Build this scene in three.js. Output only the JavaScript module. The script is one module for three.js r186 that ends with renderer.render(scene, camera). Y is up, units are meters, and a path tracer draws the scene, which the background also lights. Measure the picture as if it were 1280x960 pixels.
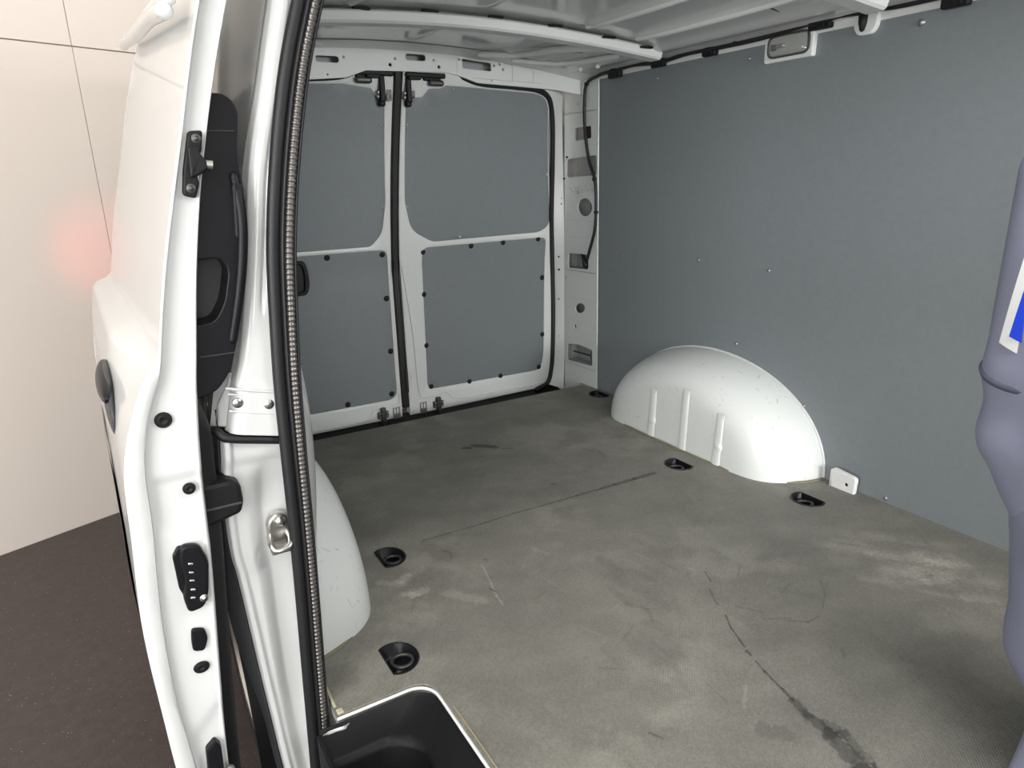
import * as THREE from 'three';
import { RoundedBoxGeometry } from 'three/addons/geometries/RoundedBoxGeometry.js';
import { RectAreaLightUniformsLib } from 'three/addons/lights/RectAreaLightUniformsLib.js';
import { TessellateModifier } from 'three/addons/modifiers/TessellateModifier.js';
import { MarchingCubes } from 'three/addons/objects/MarchingCubes.js';
import { mergeGeometries, mergeVertices, toCreasedNormals } from 'three/addons/utils/BufferGeometryUtils.js';

// ---------------------------------------------------------------- camera, light, exposure
const scene = new THREE.Scene();
const camera = new THREE.PerspectiveCamera(58.34, 4 / 3, 0.05, 60);
camera.position.set(-1.0298, 0.9514, 2.7181);
camera.rotation.order = 'YXZ';
camera.rotation.set(-0.29488, -0.52519, -0.02663);
const renderer = new THREE.WebGLRenderer({ antialias: true });
renderer.toneMapping = THREE.LinearToneMapping;
renderer.toneMappingExposure = 0.62;
renderer.shadowMap.enabled = true;
renderer.shadowMap.type = THREE.PCFSoftShadowMap;
RectAreaLightUniformsLib.init();
scene.background = new THREE.Color(0x050505);
// showroom ceiling panels: [x, z, width (x), length (z), intensity]
const LAMP_Y = 2.56;
const LAMPS = [
  [-2.1, 3.3, 0.6, 1.8, 7],
  [-0.45, 0.8, 1.2, 1.8, 3],  // put over the van to light the gap behind the sliding door
  [0.2, 5.0, 1.8, 0.6, 7],
  [-2.2, 5.6, 1.8, 0.6, 7],
];
const CARGO = 58; // unseen lamp added under the van roof to brighten wall and floor
// light walls added out of view to light van and cargo space: [x, y, z, width, height, turn about y, intensity]
const BOXES = [
  [-3.3, 1.10, 3.6, 2.4, 2.0, Math.PI - 1.05, 10],
  [-1.55, 1.15, 6.2, 1.3, 2.0, Math.PI, 10],
  [0.75, 1.22, 6.4, 2.6, 0.9, Math.PI + .10, 66],
];

// ---------------------------------------------------------------- helpers
const used = {};
function numbered(n) { used[n] = (used[n] ?? -1) + 1; return used[n] ? n + '_' + String(used[n]).padStart(3, '0') : n; }
function rng(seed) { let s = seed >>> 0; return () => { s = (s + 0x6D2B79F5) | 0; let t = Math.imul(s ^ (s >>> 15), 1 | s); t = (t + Math.imul(t ^ (t >>> 7), 61 | t)) ^ t; return ((t ^ (t >>> 14)) >>> 0) / 4294967296; }; }
function thing(name, label, category, pos = [0, 0, 0], group) {
  const o = new THREE.Group(); o.name = numbered(name); scene.add(o); o.position.set(...pos);
  o.userData = { label, category }; if (group) o.userData.group = group; return o;
}
function struct(name, geo, m) {
  const o = geo ? new THREE.Mesh(geo, m) : new THREE.Group();
  o.name = numbered(name); o.userData.kind = 'structure'; o.castShadow = o.receiveShadow = true; scene.add(o); return o;
}
function part(parent, name, geo, m, label) {
  const o = new THREE.Mesh(geo, m); o.name = name; o.castShadow = o.receiveShadow = true; if (label) o.userData.label = label;
  parent.add(o); return o;
}
const clean = g => { const r = g.index ? g.toNonIndexed() : g.clone(); for (const k of Object.keys(r.attributes)) if (!['position', 'normal', 'uv'].includes(k)) r.deleteAttribute(k); return r; };
const merge = l => mergeGeometries(l.map(clean));
const V3 = (x, y, z) => new THREE.Vector3(x, y, z);
function shapeOf(pts, holes = []) {
  const s = pts.isPath || pts instanceof THREE.Shape ? pts : new THREE.Shape(pts.map(p => new THREE.Vector2(p[0], p[1])));
  for (const h of holes) s.holes.push(h instanceof THREE.Path ? h : new THREE.Path(h.map(p => new THREE.Vector2(p[0], p[1]))));
  return s;
}
// rounded polygon: r may be a number or one radius per corner
function rpoly(pts, r, K = THREE.Shape) {
  const s = new K(), n = pts.length;
  for (let i = 0; i < n; i++) {
    const p = pts[i], a = pts[(i + n - 1) % n], b = pts[(i + 1) % n];
    const ri = Array.isArray(r) ? r[i] : r;
    const la = Math.hypot(a[0] - p[0], a[1] - p[1]), lb = Math.hypot(b[0] - p[0], b[1] - p[1]);
    const q = Math.min(ri, la * .48, lb * .48);
    const p1 = [p[0] + (a[0] - p[0]) / la * q, p[1] + (a[1] - p[1]) / la * q], p2 = [p[0] + (b[0] - p[0]) / lb * q, p[1] + (b[1] - p[1]) / lb * q];
    if (i) s.lineTo(...p1); else s.moveTo(...p1);
    if (q > 1e-5) s.quadraticCurveTo(p[0], p[1], p2[0], p2[1]);
  }
  s.closePath(); return s;
}
const rrect = (x0, y0, x1, y1, r, K) => rpoly([[x0, y0], [x1, y0], [x1, y1], [x0, y1]], r, K);
function ellip(cx, cy, rx, ry, rot = 0, K = THREE.Path) { const s = new K(); s.absellipse(cx, cy, rx, ry, 0, Math.PI * 2, false, rot); return s; }
// extrusion along +z from z0 to z1, bevelled
function ext(shape, z0, z1, bev = 0, seg = 6) {
  const g = new THREE.ExtrudeGeometry(shape, { depth: Math.max(1e-4, z1 - z0 - 2 * bev), bevelEnabled: bev > 0, bevelSize: bev, bevelOffset: -bev, bevelThickness: bev, bevelSegments: 2, curveSegments: seg });
  g.translate(0, 0, z0 + bev); return g;
}
// the same in the (z, y) plane, thickness along x from x0 to x1
function extX(shape, x0, x1, bev = 0, seg = 6) { const g = ext(shape, 0, x1 - x0, bev, seg); g.applyMatrix4(new THREE.Matrix4().set(0, 0, 1, x0, 0, 1, 0, 0, 1, 0, 0, 0, 0, 0, 0, 1)); return flip(g); }
function flip(g) { // mirrored placement: reverse the winding
  const q = clean(g), p = q.attributes.position, n = q.attributes.normal, u = q.attributes.uv;
  for (const a of [p, n, u]) if (a) for (let i = 0; i < a.count; i += 3) for (let k = 0; k < a.itemSize; k++) { const t = a.array[(i + 1) * a.itemSize + k]; a.array[(i + 1) * a.itemSize + k] = a.array[(i + 2) * a.itemSize + k]; a.array[(i + 2) * a.itemSize + k] = t; }
  return q;
}
// (x, z) shape, thickness downwards from y0 to y1 (y1 < y0)
function extY(shape, y0, y1, bev = 0, seg = 8) { const g = ext(shape, 0, y0 - y1, bev, seg); g.rotateX(Math.PI / 2); g.translate(0, y0, 0); return g; }
function grid(fn, nu, nv, uvfn) {
  const P = [], U = [], I = [];
  for (let j = 0; j <= nv; j++) for (let i = 0; i <= nu; i++) { const u = i / nu, v = j / nv, p = fn(u, v); P.push(...p); U.push(...(uvfn ? uvfn(u, v, p) : [u, v])); }
  for (let j = 0; j < nv; j++) for (let i = 0; i < nu; i++) { const a = j * (nu + 1) + i, b = a + 1, c = a + nu + 1, d = c + 1; I.push(a, b, d, a, d, c); }
  const g = new THREE.BufferGeometry(); g.setAttribute('position', new THREE.Float32BufferAttribute(P, 3)); g.setAttribute('uv', new THREE.Float32BufferAttribute(U, 2)); g.setIndex(I); g.computeVertexNormals(); return g;
}
const curve = (pts, t = .5) => new THREE.CatmullRomCurve3(pts.map(p => V3(...p)), false, 'centripetal', t);
const tube = (pts, r, seg = 60, rad = 8) => capped(new THREE.TubeGeometry(curve(pts), seg, r, rad), pts, r);
function capped(g, pts, r) { const a = new THREE.SphereGeometry(r, 8, 6), b = a.clone(); a.translate(...pts[0]); b.translate(...pts[pts.length - 1]); return merge([g, a, b]); }
function rbox(w, h, d, r, x = 0, y = 0, z = 0) { const g = new RoundedBoxGeometry(w, h, d, 2, Math.min(r, w * .49, h * .49, d * .49)); g.translate(x, y, z); return g; }
function cyl(r0, r1, h, n = 20) { return new THREE.CylinderGeometry(r0, r1, h, n); }
function lathe(pts, n = 28) { return new THREE.LatheGeometry(pts.map(p => new THREE.Vector2(...p)), n); }
const lerp = (a, b, t) => a + (b - a) * t, clamp = (x, a = 0, b = 1) => Math.min(b, Math.max(a, x));
const sst = (a, b, x) => { const t = clamp((x - a) / (b - a)); return t * t * (3 - 2 * t); };
// piecewise linear / smooth lookup: table of [key, value], keys descending or ascending
function look(tab, k) { const up = tab[0][0] < tab[tab.length - 1][0]; const T = up ? tab : [...tab].reverse(); if (k <= T[0][0]) return T[0][1]; for (let i = 1; i < T.length; i++) if (k <= T[i][0]) return lerp(T[i - 1][1], T[i][1], (k - T[i - 1][0]) / (T[i][0] - T[i - 1][0])); return T[T.length - 1][1]; }
function smoothTab(tab, n = 60) { const c = curve(tab.map(([k, v]) => [v, k, 0])); return c.getPoints(n).map(p => [p.y, p.x]); }

// value noise
function noise2(seed) {
  const r = rng(seed), N = 256, T = new Float32Array(N * N); for (let i = 0; i < T.length; i++) T[i] = r();
  return (x, y) => { const xi = Math.floor(x), yi = Math.floor(y); let fx = x - xi, fy = y - yi; fx = fx * fx * (3 - 2 * fx); fy = fy * fy * (3 - 2 * fy);
    const a = xi & 255, b = (xi + 1) & 255, c = (yi & 255) << 8, d = ((yi + 1) & 255) << 8;
    return (T[c + a] * (1 - fx) + T[c + b] * fx) * (1 - fy) + (T[d + a] * (1 - fx) + T[d + b] * fx) * fy; };
}
const n1 = noise2(11), n2 = noise2(23);
const fbm = (x, y, o = 4) => { let s = 0, a = .5, f = 1; for (let i = 0; i < o; i++) { s += a * n1(x * f, y * f); f *= 2.03; a *= .5; } return s; };
function tex(w, h, fn, srgb = true) {
  const d = new Uint8Array(w * h * 4);
  for (let j = 0; j < h; j++) for (let i = 0; i < w; i++) { const c = fn(i / w, j / h, i, j), k = (j * w + i) * 4; d[k] = clamp(c[0], 0, 255); d[k + 1] = clamp(c[1], 0, 255); d[k + 2] = clamp(c[2], 0, 255); d[k + 3] = 255; }
  const t = new THREE.DataTexture(d, w, h); t.magFilter = THREE.LinearFilter; t.minFilter = THREE.LinearMipmapLinearFilter; t.generateMipmaps = true; t.wrapS = t.wrapT = THREE.RepeatWrapping; if (srgb) t.colorSpace = THREE.SRGBColorSpace; t.needsUpdate = true; return t;
}
const lin = (r, g, b) => new THREE.Color().setRGB(r, g, b);
const std = (c, rough, o = {}) => new THREE.MeshPhysicalMaterial({ color: c, roughness: rough, side: THREE.DoubleSide, ...o });

// ---------------------------------------------------------------- materials
const M = {
  paint: std(lin(.68, .69, .68), .42, { clearcoat: .8, clearcoatRoughness: .06 }),  // same white as inner, toned down for the overlit outside and bright roof
  inner: std(lin(.75, .77, .75), .5, { clearcoat: .25, clearcoatRoughness: .25 }),  // same body white, lighter tone to lift the dimmer cargo space
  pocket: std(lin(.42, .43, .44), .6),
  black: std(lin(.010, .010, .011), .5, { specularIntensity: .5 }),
  gloss: std(lin(.007, .007, .009), .38, { specularIntensity: .5 }),
  rubber: std(lin(.010, .010, .011), .5),
  ribbed: std(lin(.19, .18, .17), .26, { metalness: .6 }),
  greyplastic: std(lin(.045, .047, .05), .5),
  steel: std(lin(.62, .61, .58), .28, { metalness: 1 }),
  zinc: std(lin(.40, .39, .36), .38, { metalness: .9 }),
  darkmetal: std(lin(.10, .10, .10), .45, { metalness: .7 }),
  sealant: std(lin(.50, .48, .32), .6),
  white: std(lin(.80, .80, .78), .45),
  tyre: std(lin(.014, .014, .014), .7),
  cloth: std(lin(.26, .275, .37), .85, { sheen: .4, sheenRoughness: .6 }),
  trouser: std(lin(.235, .25, .34), .88),
  seam: std(lin(.085, .09, .13), .9),
  skin: std(lin(.52, .32, .23), .55),
  hair: std(lin(.03, .02, .015), .6),
  patchwhite: std(lin(.86, .87, .85), .5),
  patchblue: std(lin(.012, .06, .72), .5),
  eye: std(lin(.7, .7, .68), .3),
};
// grey coated lining board: faint grain
{
  const t = tex(512, 512, (u, v, i, j) => { const g = 130 + (n2(i * .9, j * .9) - .5) * 5 + (n1(i * .14, j * .14) - .5) * 3; return [g - 5, g + 1, g + 4]; });
  t.repeat.set(1 / .9, 1 / .9);
  M.lining = std(lin(1, 1, 1), .5, { map: t, clearcoat: .1, clearcoatRoughness: .5 });
}

// ================================================================ SHOWROOM
{
  const spec = rng(5), S = 1024, buf = new Float32Array(S * S);
  for (let k = 0; k < 5200; k++) { const x = Math.floor(spec() * S), y = Math.floor(spec() * S), b = 15 + spec() ** 3 * 170; buf[y * S + x] = b; if (spec() < .35) { buf[y * S + (x + 1) % S] = b; buf[((y + 1) % S) * S + x] = b * .7; } }
  const t = tex(S, S, (u, v, i, j) => { const a = n1(i * .6, j * .6) * 14 + n2(i * .06, j * .06) * 8 + buf[j * S + i]; return [58 + a, 50 + a * .97, 48 + a * .95]; });
  t.repeat.set(1 / 1.3, 1 / 1.3);
  const m = std(lin(1, 1, 1), .5, { map: t });
  const g = extY(rrect(-6, -3.6, 4.5, 7.5, .01), -.57, -.69); uvXZ(g);
  struct('ground', g, m);
}
function uvXZ(g) { const p = g.attributes.position, u = g.attributes.uv; for (let i = 0; i < p.count; i++) u.setXY(i, p.getX(i), p.getZ(i)); }
const cream = std(lin(.74, .70, .66), .75), creamPanel = std(lin(.70, .635, .575), .62);
{
  // back wall stands 21 degrees off the van's axis; local x runs along it
  const w = struct('wall_back'); w.position.set(-.9965, 0, -.9430); w.rotation.y = Math.atan2(.361, .932);
  const slab = part(w, 'wall_core', rbox(11, 3.4, .15, .005, 1.2, 1.05, -.09), std(lin(.48, .43, .385), .8));
  const cols = [[-5.0, -3.602], [-3.598, -2.402], [-2.398, -1.202], [-1.198, -.0013], [.0013, 1.198], [1.202, 2.398], [2.402, 3.598], [3.602, 5.4]];
  for (const [a, b] of cols) {
    part(w, 'wall_panel', rbox(b - a, 2.0805, .014, .001, (a + b) / 2, .47125, -.006), creamPanel);
    part(w, 'wall_panel', rbox(b - a, 1.08, .014, .002, (a + b) / 2, 2.0565, -.006), creamPanel);
  }
  const wl = struct('wall_left', rbox(.15, 3.4, 12, .005, -5.2, 1.05, 3), cream);
  const wr = struct('wall_right', rbox(.15, 3.4, 12, .005, 4.0, 1.05, 3), cream);
  const wf = struct('wall_front', rbox(11, 3.4, .15, .005, -.6, 1.05, 7.2), cream);
  struct('ceiling', rbox(11, .15, 12, .005, -.6, 2.72, 2), std(lin(.75, .73, .70), .8));
}
{
  const names = ['long ceiling light panel above the open sliding door', 'wide ceiling light panel above the van roof', 'wide ceiling light panel ahead of the van', 'wide ceiling light panel in the front left corner'];
  LAMPS.forEach(([x, z, w, l, I], i) => {
    const o = thing('ceiling_light', names[i], 'ceiling light', [x, LAMP_Y, z], 'showroom ceiling lights');
    part(o, 'frame', merge([rbox(w + .06, .05, .03, .005, 0, .02, l / 2 + .015), rbox(w + .06, .05, .03, .005, 0, .02, -l / 2 - .015), rbox(.03, .05, l, .005, w / 2 + .015, .02, 0), rbox(.03, .05, l, .005, -w / 2 - .015, .02, 0)]), M.white);
    part(o, 'diffuser', rbox(w, .02, l, .004, 0, .02, 0), std(lin(.8, .8, .8), .6, { emissive: lin(1, .985, .96), emissiveIntensity: 1.6 }));
    const L = new THREE.RectAreaLight(lin(1, .985, .96), I, w, l); L.position.set(0, -.005, 0); L.rotation.x = -Math.PI / 2; o.add(L);
  });
}

BOXES.forEach(([x, y, z, w, h, a, I], i) => {  // unseen light walls, added to brighten the van from outside
  const o = thing('added_light_wall', ['wide white light wall added facing the open side door', 'narrow white light wall added behind the photographer', 'wide white light wall added ahead of the van nose'][i], 'studio light', [x, y, z], 'added light walls');
  o.rotation.y = a;
  part(o, 'housing', rbox(w + .08, h + .08, .10, .01, 0, 0, -.065), M.white);
  part(o, 'diffuser', rbox(w, h, .01, .004, 0, 0, -.008), std(lin(.8, .8, .8), .6, { emissive: lin(1, 1, 1), emissiveIntensity: 1.6 }));
  for (const k of [-1, 1]) part(o, 'leg', rbox(.05, y - h / 2 + .57, .30, .01, k * w * .4, -y / 2 - h / 4 - .285, -.06), M.white);
  const L = new THREE.RectAreaLight(lin(1, 1, 1), I, w, h); L.position.set(0, 0, .004); L.rotation.y = Math.PI; o.add(L);
});

// ================================================================ VAN BODY (the setting)
// floor covering with lashing-eye openings and the step recess cut out
const HOOKS = [ // x, z, side of the flat edge
  [-.515, 1.168, -1, 'lashing eye in black cup beside the middle of the left wheel arch'],
  [-.642, 1.553, -1, 'lashing eye in black cup nearest the black step recess'],
  [.522, 1.142, 1, 'lashing eye in black cup beside the ribbed face of the right wheel arch'],
  [.655, 1.545, 1, 'lashing eye in black cup beside the small white floor bracket'],
  [.775, .372, 1, 'lashing eye in black cup under the cable pillar in the far right corner'],
];
function dShape(x, z, s, r, K) { // D outline, flat side towards s
  const p = new K(); const a = 1.02; const n = 22;
  for (let i = 0; i <= n; i++) { const t = -Math.PI + a + (2 * Math.PI - 2 * a) * i / n; const px = x - s * Math.cos(t) * r * 1.0 + s * .006, pz = z + Math.sin(t) * r * 1.12; i ? p.lineTo(px, pz) : p.moveTo(px, pz); }
  p.closePath(); return p;
}
{
  const sh = rpoly([[-.80, .21], [.835, .21], [.835, 2.75], [-.615, 2.75], [-.615, 1.643], [-.80, 1.643]], [0, 0, 0, 0, .05, 0]);
  for (const [x, z, s] of HOOKS) sh.holes.push(dShape(x, z, s, .041, THREE.Path));
  const g = extY(sh, 0, -.016, .0015, 10); uvXZ(g);
  const W = 1360, H = 2048, X0 = -.85, Z0 = .2, SX = 1.7, SZ = 2.56;
  // marks on the covering: [x0, z0, x1, z1, width, strength, brightness]
  const marks = [];
  const line = (pts, w0, w1, s, b) => { for (let i = 1; i < pts.length; i++) marks.push([...pts[i - 1], ...pts[i], lerp(w0, w1, (i - .5) / (pts.length - 1)), s, b]); };
  line([[-.41, 1.136], [-.23, 1.141], [-.12, 1.137], [.03, 1.143], [.1, 1.144]], .005, .009, .55, .56);
  line([[.1, 1.144], [.2, 1.146], [.25, 1.145], [.33, 1.147], [.41, 1.148]], .010, .018, .60, .56);
  line([[.12, 1.66], [.105, 1.69], [.1, 1.70]], .002, .004, .6, .42);
  line([[.075, 1.72], [.05, 1.76], [.045, 1.775]], .002, .004, .6, .42);
  line([[.03, 1.81], [.005, 1.85], [-.019, 1.907]], .004, .005, .65, .42);
  line([[-.025, 1.92], [-.03, 1.932]], .007, .007, .65, .42);
  line([[-.034, 1.95], [-.044, 1.98], [-.055, 2.03], [-.062, 2.06]], .003, .007, .6, .45);
  line([[-.062, 2.06], [-.07, 2.10], [-.078, 2.15], [-.095, 2.23], [-.12, 2.33]], .012, .046, .62, .58);
  line([[-.06, 2.13], [-.055, 2.16], [-.075, 2.22]], .022, .02, .5, .62);
  line([[-.01, .60], [.004, .61]], .022, .024, .75, .5); line([[.03, .60], [.085, .655]], .028, .034, .75, .5); line([[.10, .68], [.133, .70]], .008, .008, .5, .5);
  line([[.0, .70], [.008, .71]], .007, .007, .5, .5); line([[.34, .86], [.375, .90], [.365, .95]], .008, .006, .35, .6);
  line([[.08, 1.03], [.095, 1.04]], .007, .007, .5, .5);
  line([[-.385, 1.215], [-.372, 1.235]], .008, .005, .45, .55); line([[-.375, 1.235], [-.382, 1.262]], .005, .004, .4, .6);
  line([[-.315, 1.31], [-.31, 1.32]], .007, .007, .4, .6);
  line([[-.33, 1.33], [-.352, 1.42], [-.366, 1.47], [-.37, 1.51]], .0022, .004, .38, 1.6);
  line([[-.363, 1.44], [-.36, 1.452]], .007, .007, .5, .5);
  // pale scuffs left
  for (const a of [[-.575, 1.27, -.54, 1.30], [-.53, 1.29, -.51, 1.275], [-.545, 1.345, -.53, 1.36], [-.53, 1.36, -.50, 1.355], [-.46, 1.40, -.40, 1.47]]) marks.push([...a, .018, .28, 1.55]);
  // pale swept scuffs towards the front right
  const rr = rng(77);
  for (let k = 0; k < 34; k++) { const x = .40 + rr() * .28, z = 1.72 + rr() * .42, a = .35 + rr() * .5, l = .03 + rr() * .10; marks.push([x, z, x + Math.cos(a) * l * .7, z + Math.sin(a) * l, .010 + rr() * .028, .10 + rr() * .16, 1.45]); }
  for (let k = 0; k < 26; k++) { const x = -.35 + rr() * .75, z = 1.45 + rr() * .65, a = rr() * 6.3, l = .015 + rr() * .06; marks.push([x, z, x + Math.cos(a) * l, z + Math.sin(a) * l, .002 + rr() * .005, .14 + rr() * .16, rr() < .3 ? 1.4 : .62]); }
  for (let k = 0; k < 40; k++) { const x = -.28 + rr() * .5, z = 1.42 + rr() * .42, a = .9 + rr() * .8, l = .02 + rr() * .07; marks.push([x, z, x + Math.cos(a) * l, z + Math.sin(a) * l, .010 + rr() * .022, .07 + rr() * .12, rr() < .25 ? 1.25 : .68]); }
  for (let k = 0; k < 22; k++) { const x = -.6 + rr() * 1.3, z = .35 + rr() * 1.1, a = rr() * 6.3, l = .01 + rr() * .05; marks.push([x, z, x + Math.cos(a) * l, z + Math.sin(a) * l, .003 + rr() * .006, .12 + rr() * .15, rr() < .5 ? 1.3 : .7]); }
  line([[.13, 1.90], [.16, 1.925], [.2, 1.925]], .008, .004, .4, .62); line([[.23, 1.91], [.28, 1.88], [.32, 1.84]], .004, .004, .35, .65);
  line([[-.13, 1.66], [-.10, 1.70], [-.12, 1.74]], .012, .008, .3, .7);
  line([[-.165, 2.08], [-.14, 2.11]], .034, .036, .34, .66); line([[-.34, 1.98], [-.33, 2.0]], .006, .006, .5, .55);
  const mul = new Float32Array(W * H).fill(1);
  for (const [x0, z0, x1, z1, w, s, b] of marks) {
    const lx = Math.min(x0, x1) - w * 1.6, hx = Math.max(x0, x1) + w * 1.6, lz = Math.min(z0, z1) - w * 1.6, hz = Math.max(z0, z1) + w * 1.6;
    const d2 = (x1 - x0) ** 2 + (z1 - z0) ** 2 + 1e-9;
    for (let j = Math.max(0, Math.floor((lz - Z0) / SZ * H)); j < Math.min(H, (hz - Z0) / SZ * H); j++) for (let i = Math.max(0, Math.floor((lx - X0) / SX * W)); i < Math.min(W, (hx - X0) / SX * W); i++) {
      const x = X0 + i / W * SX, z = Z0 + j / H * SZ, t = clamp(((x - x0) * (x1 - x0) + (z - z0) * (z1 - z0)) / d2);
      const d = Math.hypot(x - x0 - t * (x1 - x0), z - z0 - t * (z1 - z0)), wob = w * (.55 + .9 * n2(x * 190, z * 190));
      const k = (1 - sst(wob * .35, wob * (b > 1 ? 1.1 : .62), d)) * s; mul[j * W + i] *= 1 + (b - 1) * k;
    }
  }
  const t = tex(W, H, (u, v, i, j) => {
    const x = X0 + u * SX, z = Z0 + v * SZ;
    const big = fbm(x * 3.1 + 7, z * 3.1), mid = fbm(x * 13, z * 13 + 40), fine = n2(i * .8, j * .8), gr = n1(i * .33, j * .33);
    const smear = fbm(x * 5 + z * 3, z * 22 - x * 8, 3);
    let g = 128 * (.905 + .165 * big) * (.92 + .15 * mid) * (.93 + .14 * fine) * (.95 + .1 * gr) * (.95 + .11 * smear);
    g *= (((i + j) & 3) < 2 ? 1.018 : .982);
    const dust = sst(.50, .66, fbm(x * 4.2 + 3, z * 4.2 + 9, 5)) * sst(.42, .62, mid + .12);
    g *= 1 + .09 * dust; g *= mul[j * W + i];
    const warm = .5 + big * .6;
    return [g * (1.0 + .012 * warm), g * .99, g * (.935 - .012 * warm)];
  });
  t.repeat.set(1 / SX, 1 / SZ); t.offset.set(-X0 / SX, -Z0 / SZ);
  const b = tex(64, 64, (u, v, i, j) => { const a = Math.sin((u * 4 + v * 4) * Math.PI * 2) * .5 + Math.sin((u * 4 - v * 4) * Math.PI * 2) * .35; const q = 128 + a * 110; return [q, q, q]; }, false);
  b.repeat.set(1 / .026, 1 / .026);
  const m = std(lin(1, 1, 1), .62, { map: t, bumpMap: b, bumpScale: .0013 });
  const f = struct('floor', g, m);
  // sheet steel under the covering and the bright lip around the step recess
  const under = rpoly([[-.80, .214], [.835, .214], [.835, 2.75], [-.612, 2.75], [-.612, 1.652], [-.80, 1.652]], [0, 0, 0, 0, .045, 0]);
  for (const [x, z, s] of HOOKS) under.holes.push(dShape(x, z, s, .046, THREE.Path));
  part(f, 'floor_pan', extY(under, -.0165, -.03, 0, 10), M.paint);
  const lip = [[-.80, .0, 1.648], [-.70, .0, 1.648]];
  for (let i = 0; i <= 10; i++) { const a = i / 10 * Math.PI / 2; lip.push([-.662 + .045 * Math.sin(a), 0, 1.648 + .045 * (1 - Math.cos(a))]); }
  lip.push([-.617, 0, 1.8], [-.617, 0, 2.2], [-.617, 0, 2.74]);
  part(f, 'edge_lip', tube(lip, .0032, 120, 8).translate(0, -.004, 0), M.white, 'thin white lip along the edge of the step recess');
  const weld = [[-.606, .0005, 1.74], [-.6062, .0005, 2.2], [-.606, .0005, 2.74]];
  part(f, 'edge_bead', tube(weld, .0013, 40, 6), std(lin(.36, .31, .18), .6), 'yellowish adhesive bead along the covering edge');
  part(f, 'sill_strip', grid((u, v) => { const P = [[.212, -.002], [.205, -.008], [.16, -.022], [.11, -.050], [.06, -.062], [.03, -.068], [-.02, -.045]]; const k = Math.round(v * 6); return [lerp(-.82, .80, u), P[k][1], P[k][0]]; }, 4, 6), M.black, 'black plastic strip across the rear sill');
}

// ---- roof: crowned skin with pressed ribs, bows, header
const roofY = x => 1.405 - .06 * (x / .75) ** 2;
{
  const ridge = (x, c, w) => Math.exp(-(((x - c) / w) ** 2));
  const skin = grid((u, v) => {
    const x = lerp(-.69, .825, u), z = lerp(-.10, 2.75, v); let y = roofY(x);
    const inBay = sst(.80, .86, z) * (1 - sst(1.40, 1.46, z)) + sst(1.60, 1.66, z) * (1 - sst(2.3, 2.4, z)) + sst(.30, .36, z) * (1 - sst(.64, .69, z));
    y -= inBay * (.016 * ridge(x, .372, .014) + .016 * ridge(x, .575, .014) + .016 * ridge(x, -.372, .014) + .016 * ridge(x, -.575, .014) + .006 * ridge(x, .0, .02));
    y -= .008 * ridge(x, .72, .03); return [x, y, z];
  }, 150, 110);
  const top = grid((u, v) => { const x = lerp(-.69, .825, u); return [x, roofY(x) + .03, lerp(-.10, 2.75, v)]; }, 20, 2);
  const roof = struct('ceiling', merge([skin, top]), M.paint);
  const bow = z => {
    const pr = [[-.040, .030], [-.034, .006], [-.026, 0], [.022, 0], [.030, .006], [.036, .026], [.046, .028]];
    return grid((u, v) => { const x = lerp(-.68, .74, u), k = v * (pr.length - 1), a = Math.min(pr.length - 2, Math.floor(k)), f = k - a; return [x, roofY(x) - .040 + lerp(pr[a][1], pr[a + 1][1], f) + .012 * Math.abs(x / .74) ** 3, z + lerp(pr[a][0], pr[a + 1][0], f)]; }, 60, 6);
  };
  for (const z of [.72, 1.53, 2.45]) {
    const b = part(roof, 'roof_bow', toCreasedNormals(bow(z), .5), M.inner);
    for (const x of [-.55, -.33, -.13, .08, .29, .50, .66]) part(b, 'dark_slot', rbox(.05, .007, .014, .003, x, roofY(x) - .008, z + .044), M.black);  // black blocks standing in for the shaded slots above the bow
  }
  // oblique gussets at the rear right and left corner of the roof
  for (const x of [.375, .575, -.375, -.575]) part(roof, 'roof_rib', tube([[x, roofY(x) - .006, .82], [x, roofY(x) - .011, .90], [x, roofY(x) - .011, 1.38], [x, roofY(x) - .006, 1.46]], .009, 30, 8), M.inner);  // lighter tubes draw the bright highlights along the pressed ribs
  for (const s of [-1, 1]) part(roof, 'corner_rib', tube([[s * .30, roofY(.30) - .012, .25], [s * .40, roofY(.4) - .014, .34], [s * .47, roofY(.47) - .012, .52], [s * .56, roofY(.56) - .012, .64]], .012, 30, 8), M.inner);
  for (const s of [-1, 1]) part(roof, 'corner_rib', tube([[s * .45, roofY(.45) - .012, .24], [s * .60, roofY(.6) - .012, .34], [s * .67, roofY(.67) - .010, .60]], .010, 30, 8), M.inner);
  for (const [x, z] of [[.70, .33], [.71, .43]]) { const g = new THREE.SphereGeometry(.010, 12, 8); g.translate(x, roofY(x) - .012, z); part(roof, 'white_dot', g, M.white, 'small white ball under the roof'); }  // two small white balls near the right roof edge
  part(roof, 'roof_clip', rbox(.05, .008, .02, .003, .52, roofY(.52) - .016, .56), M.black);
}
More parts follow.
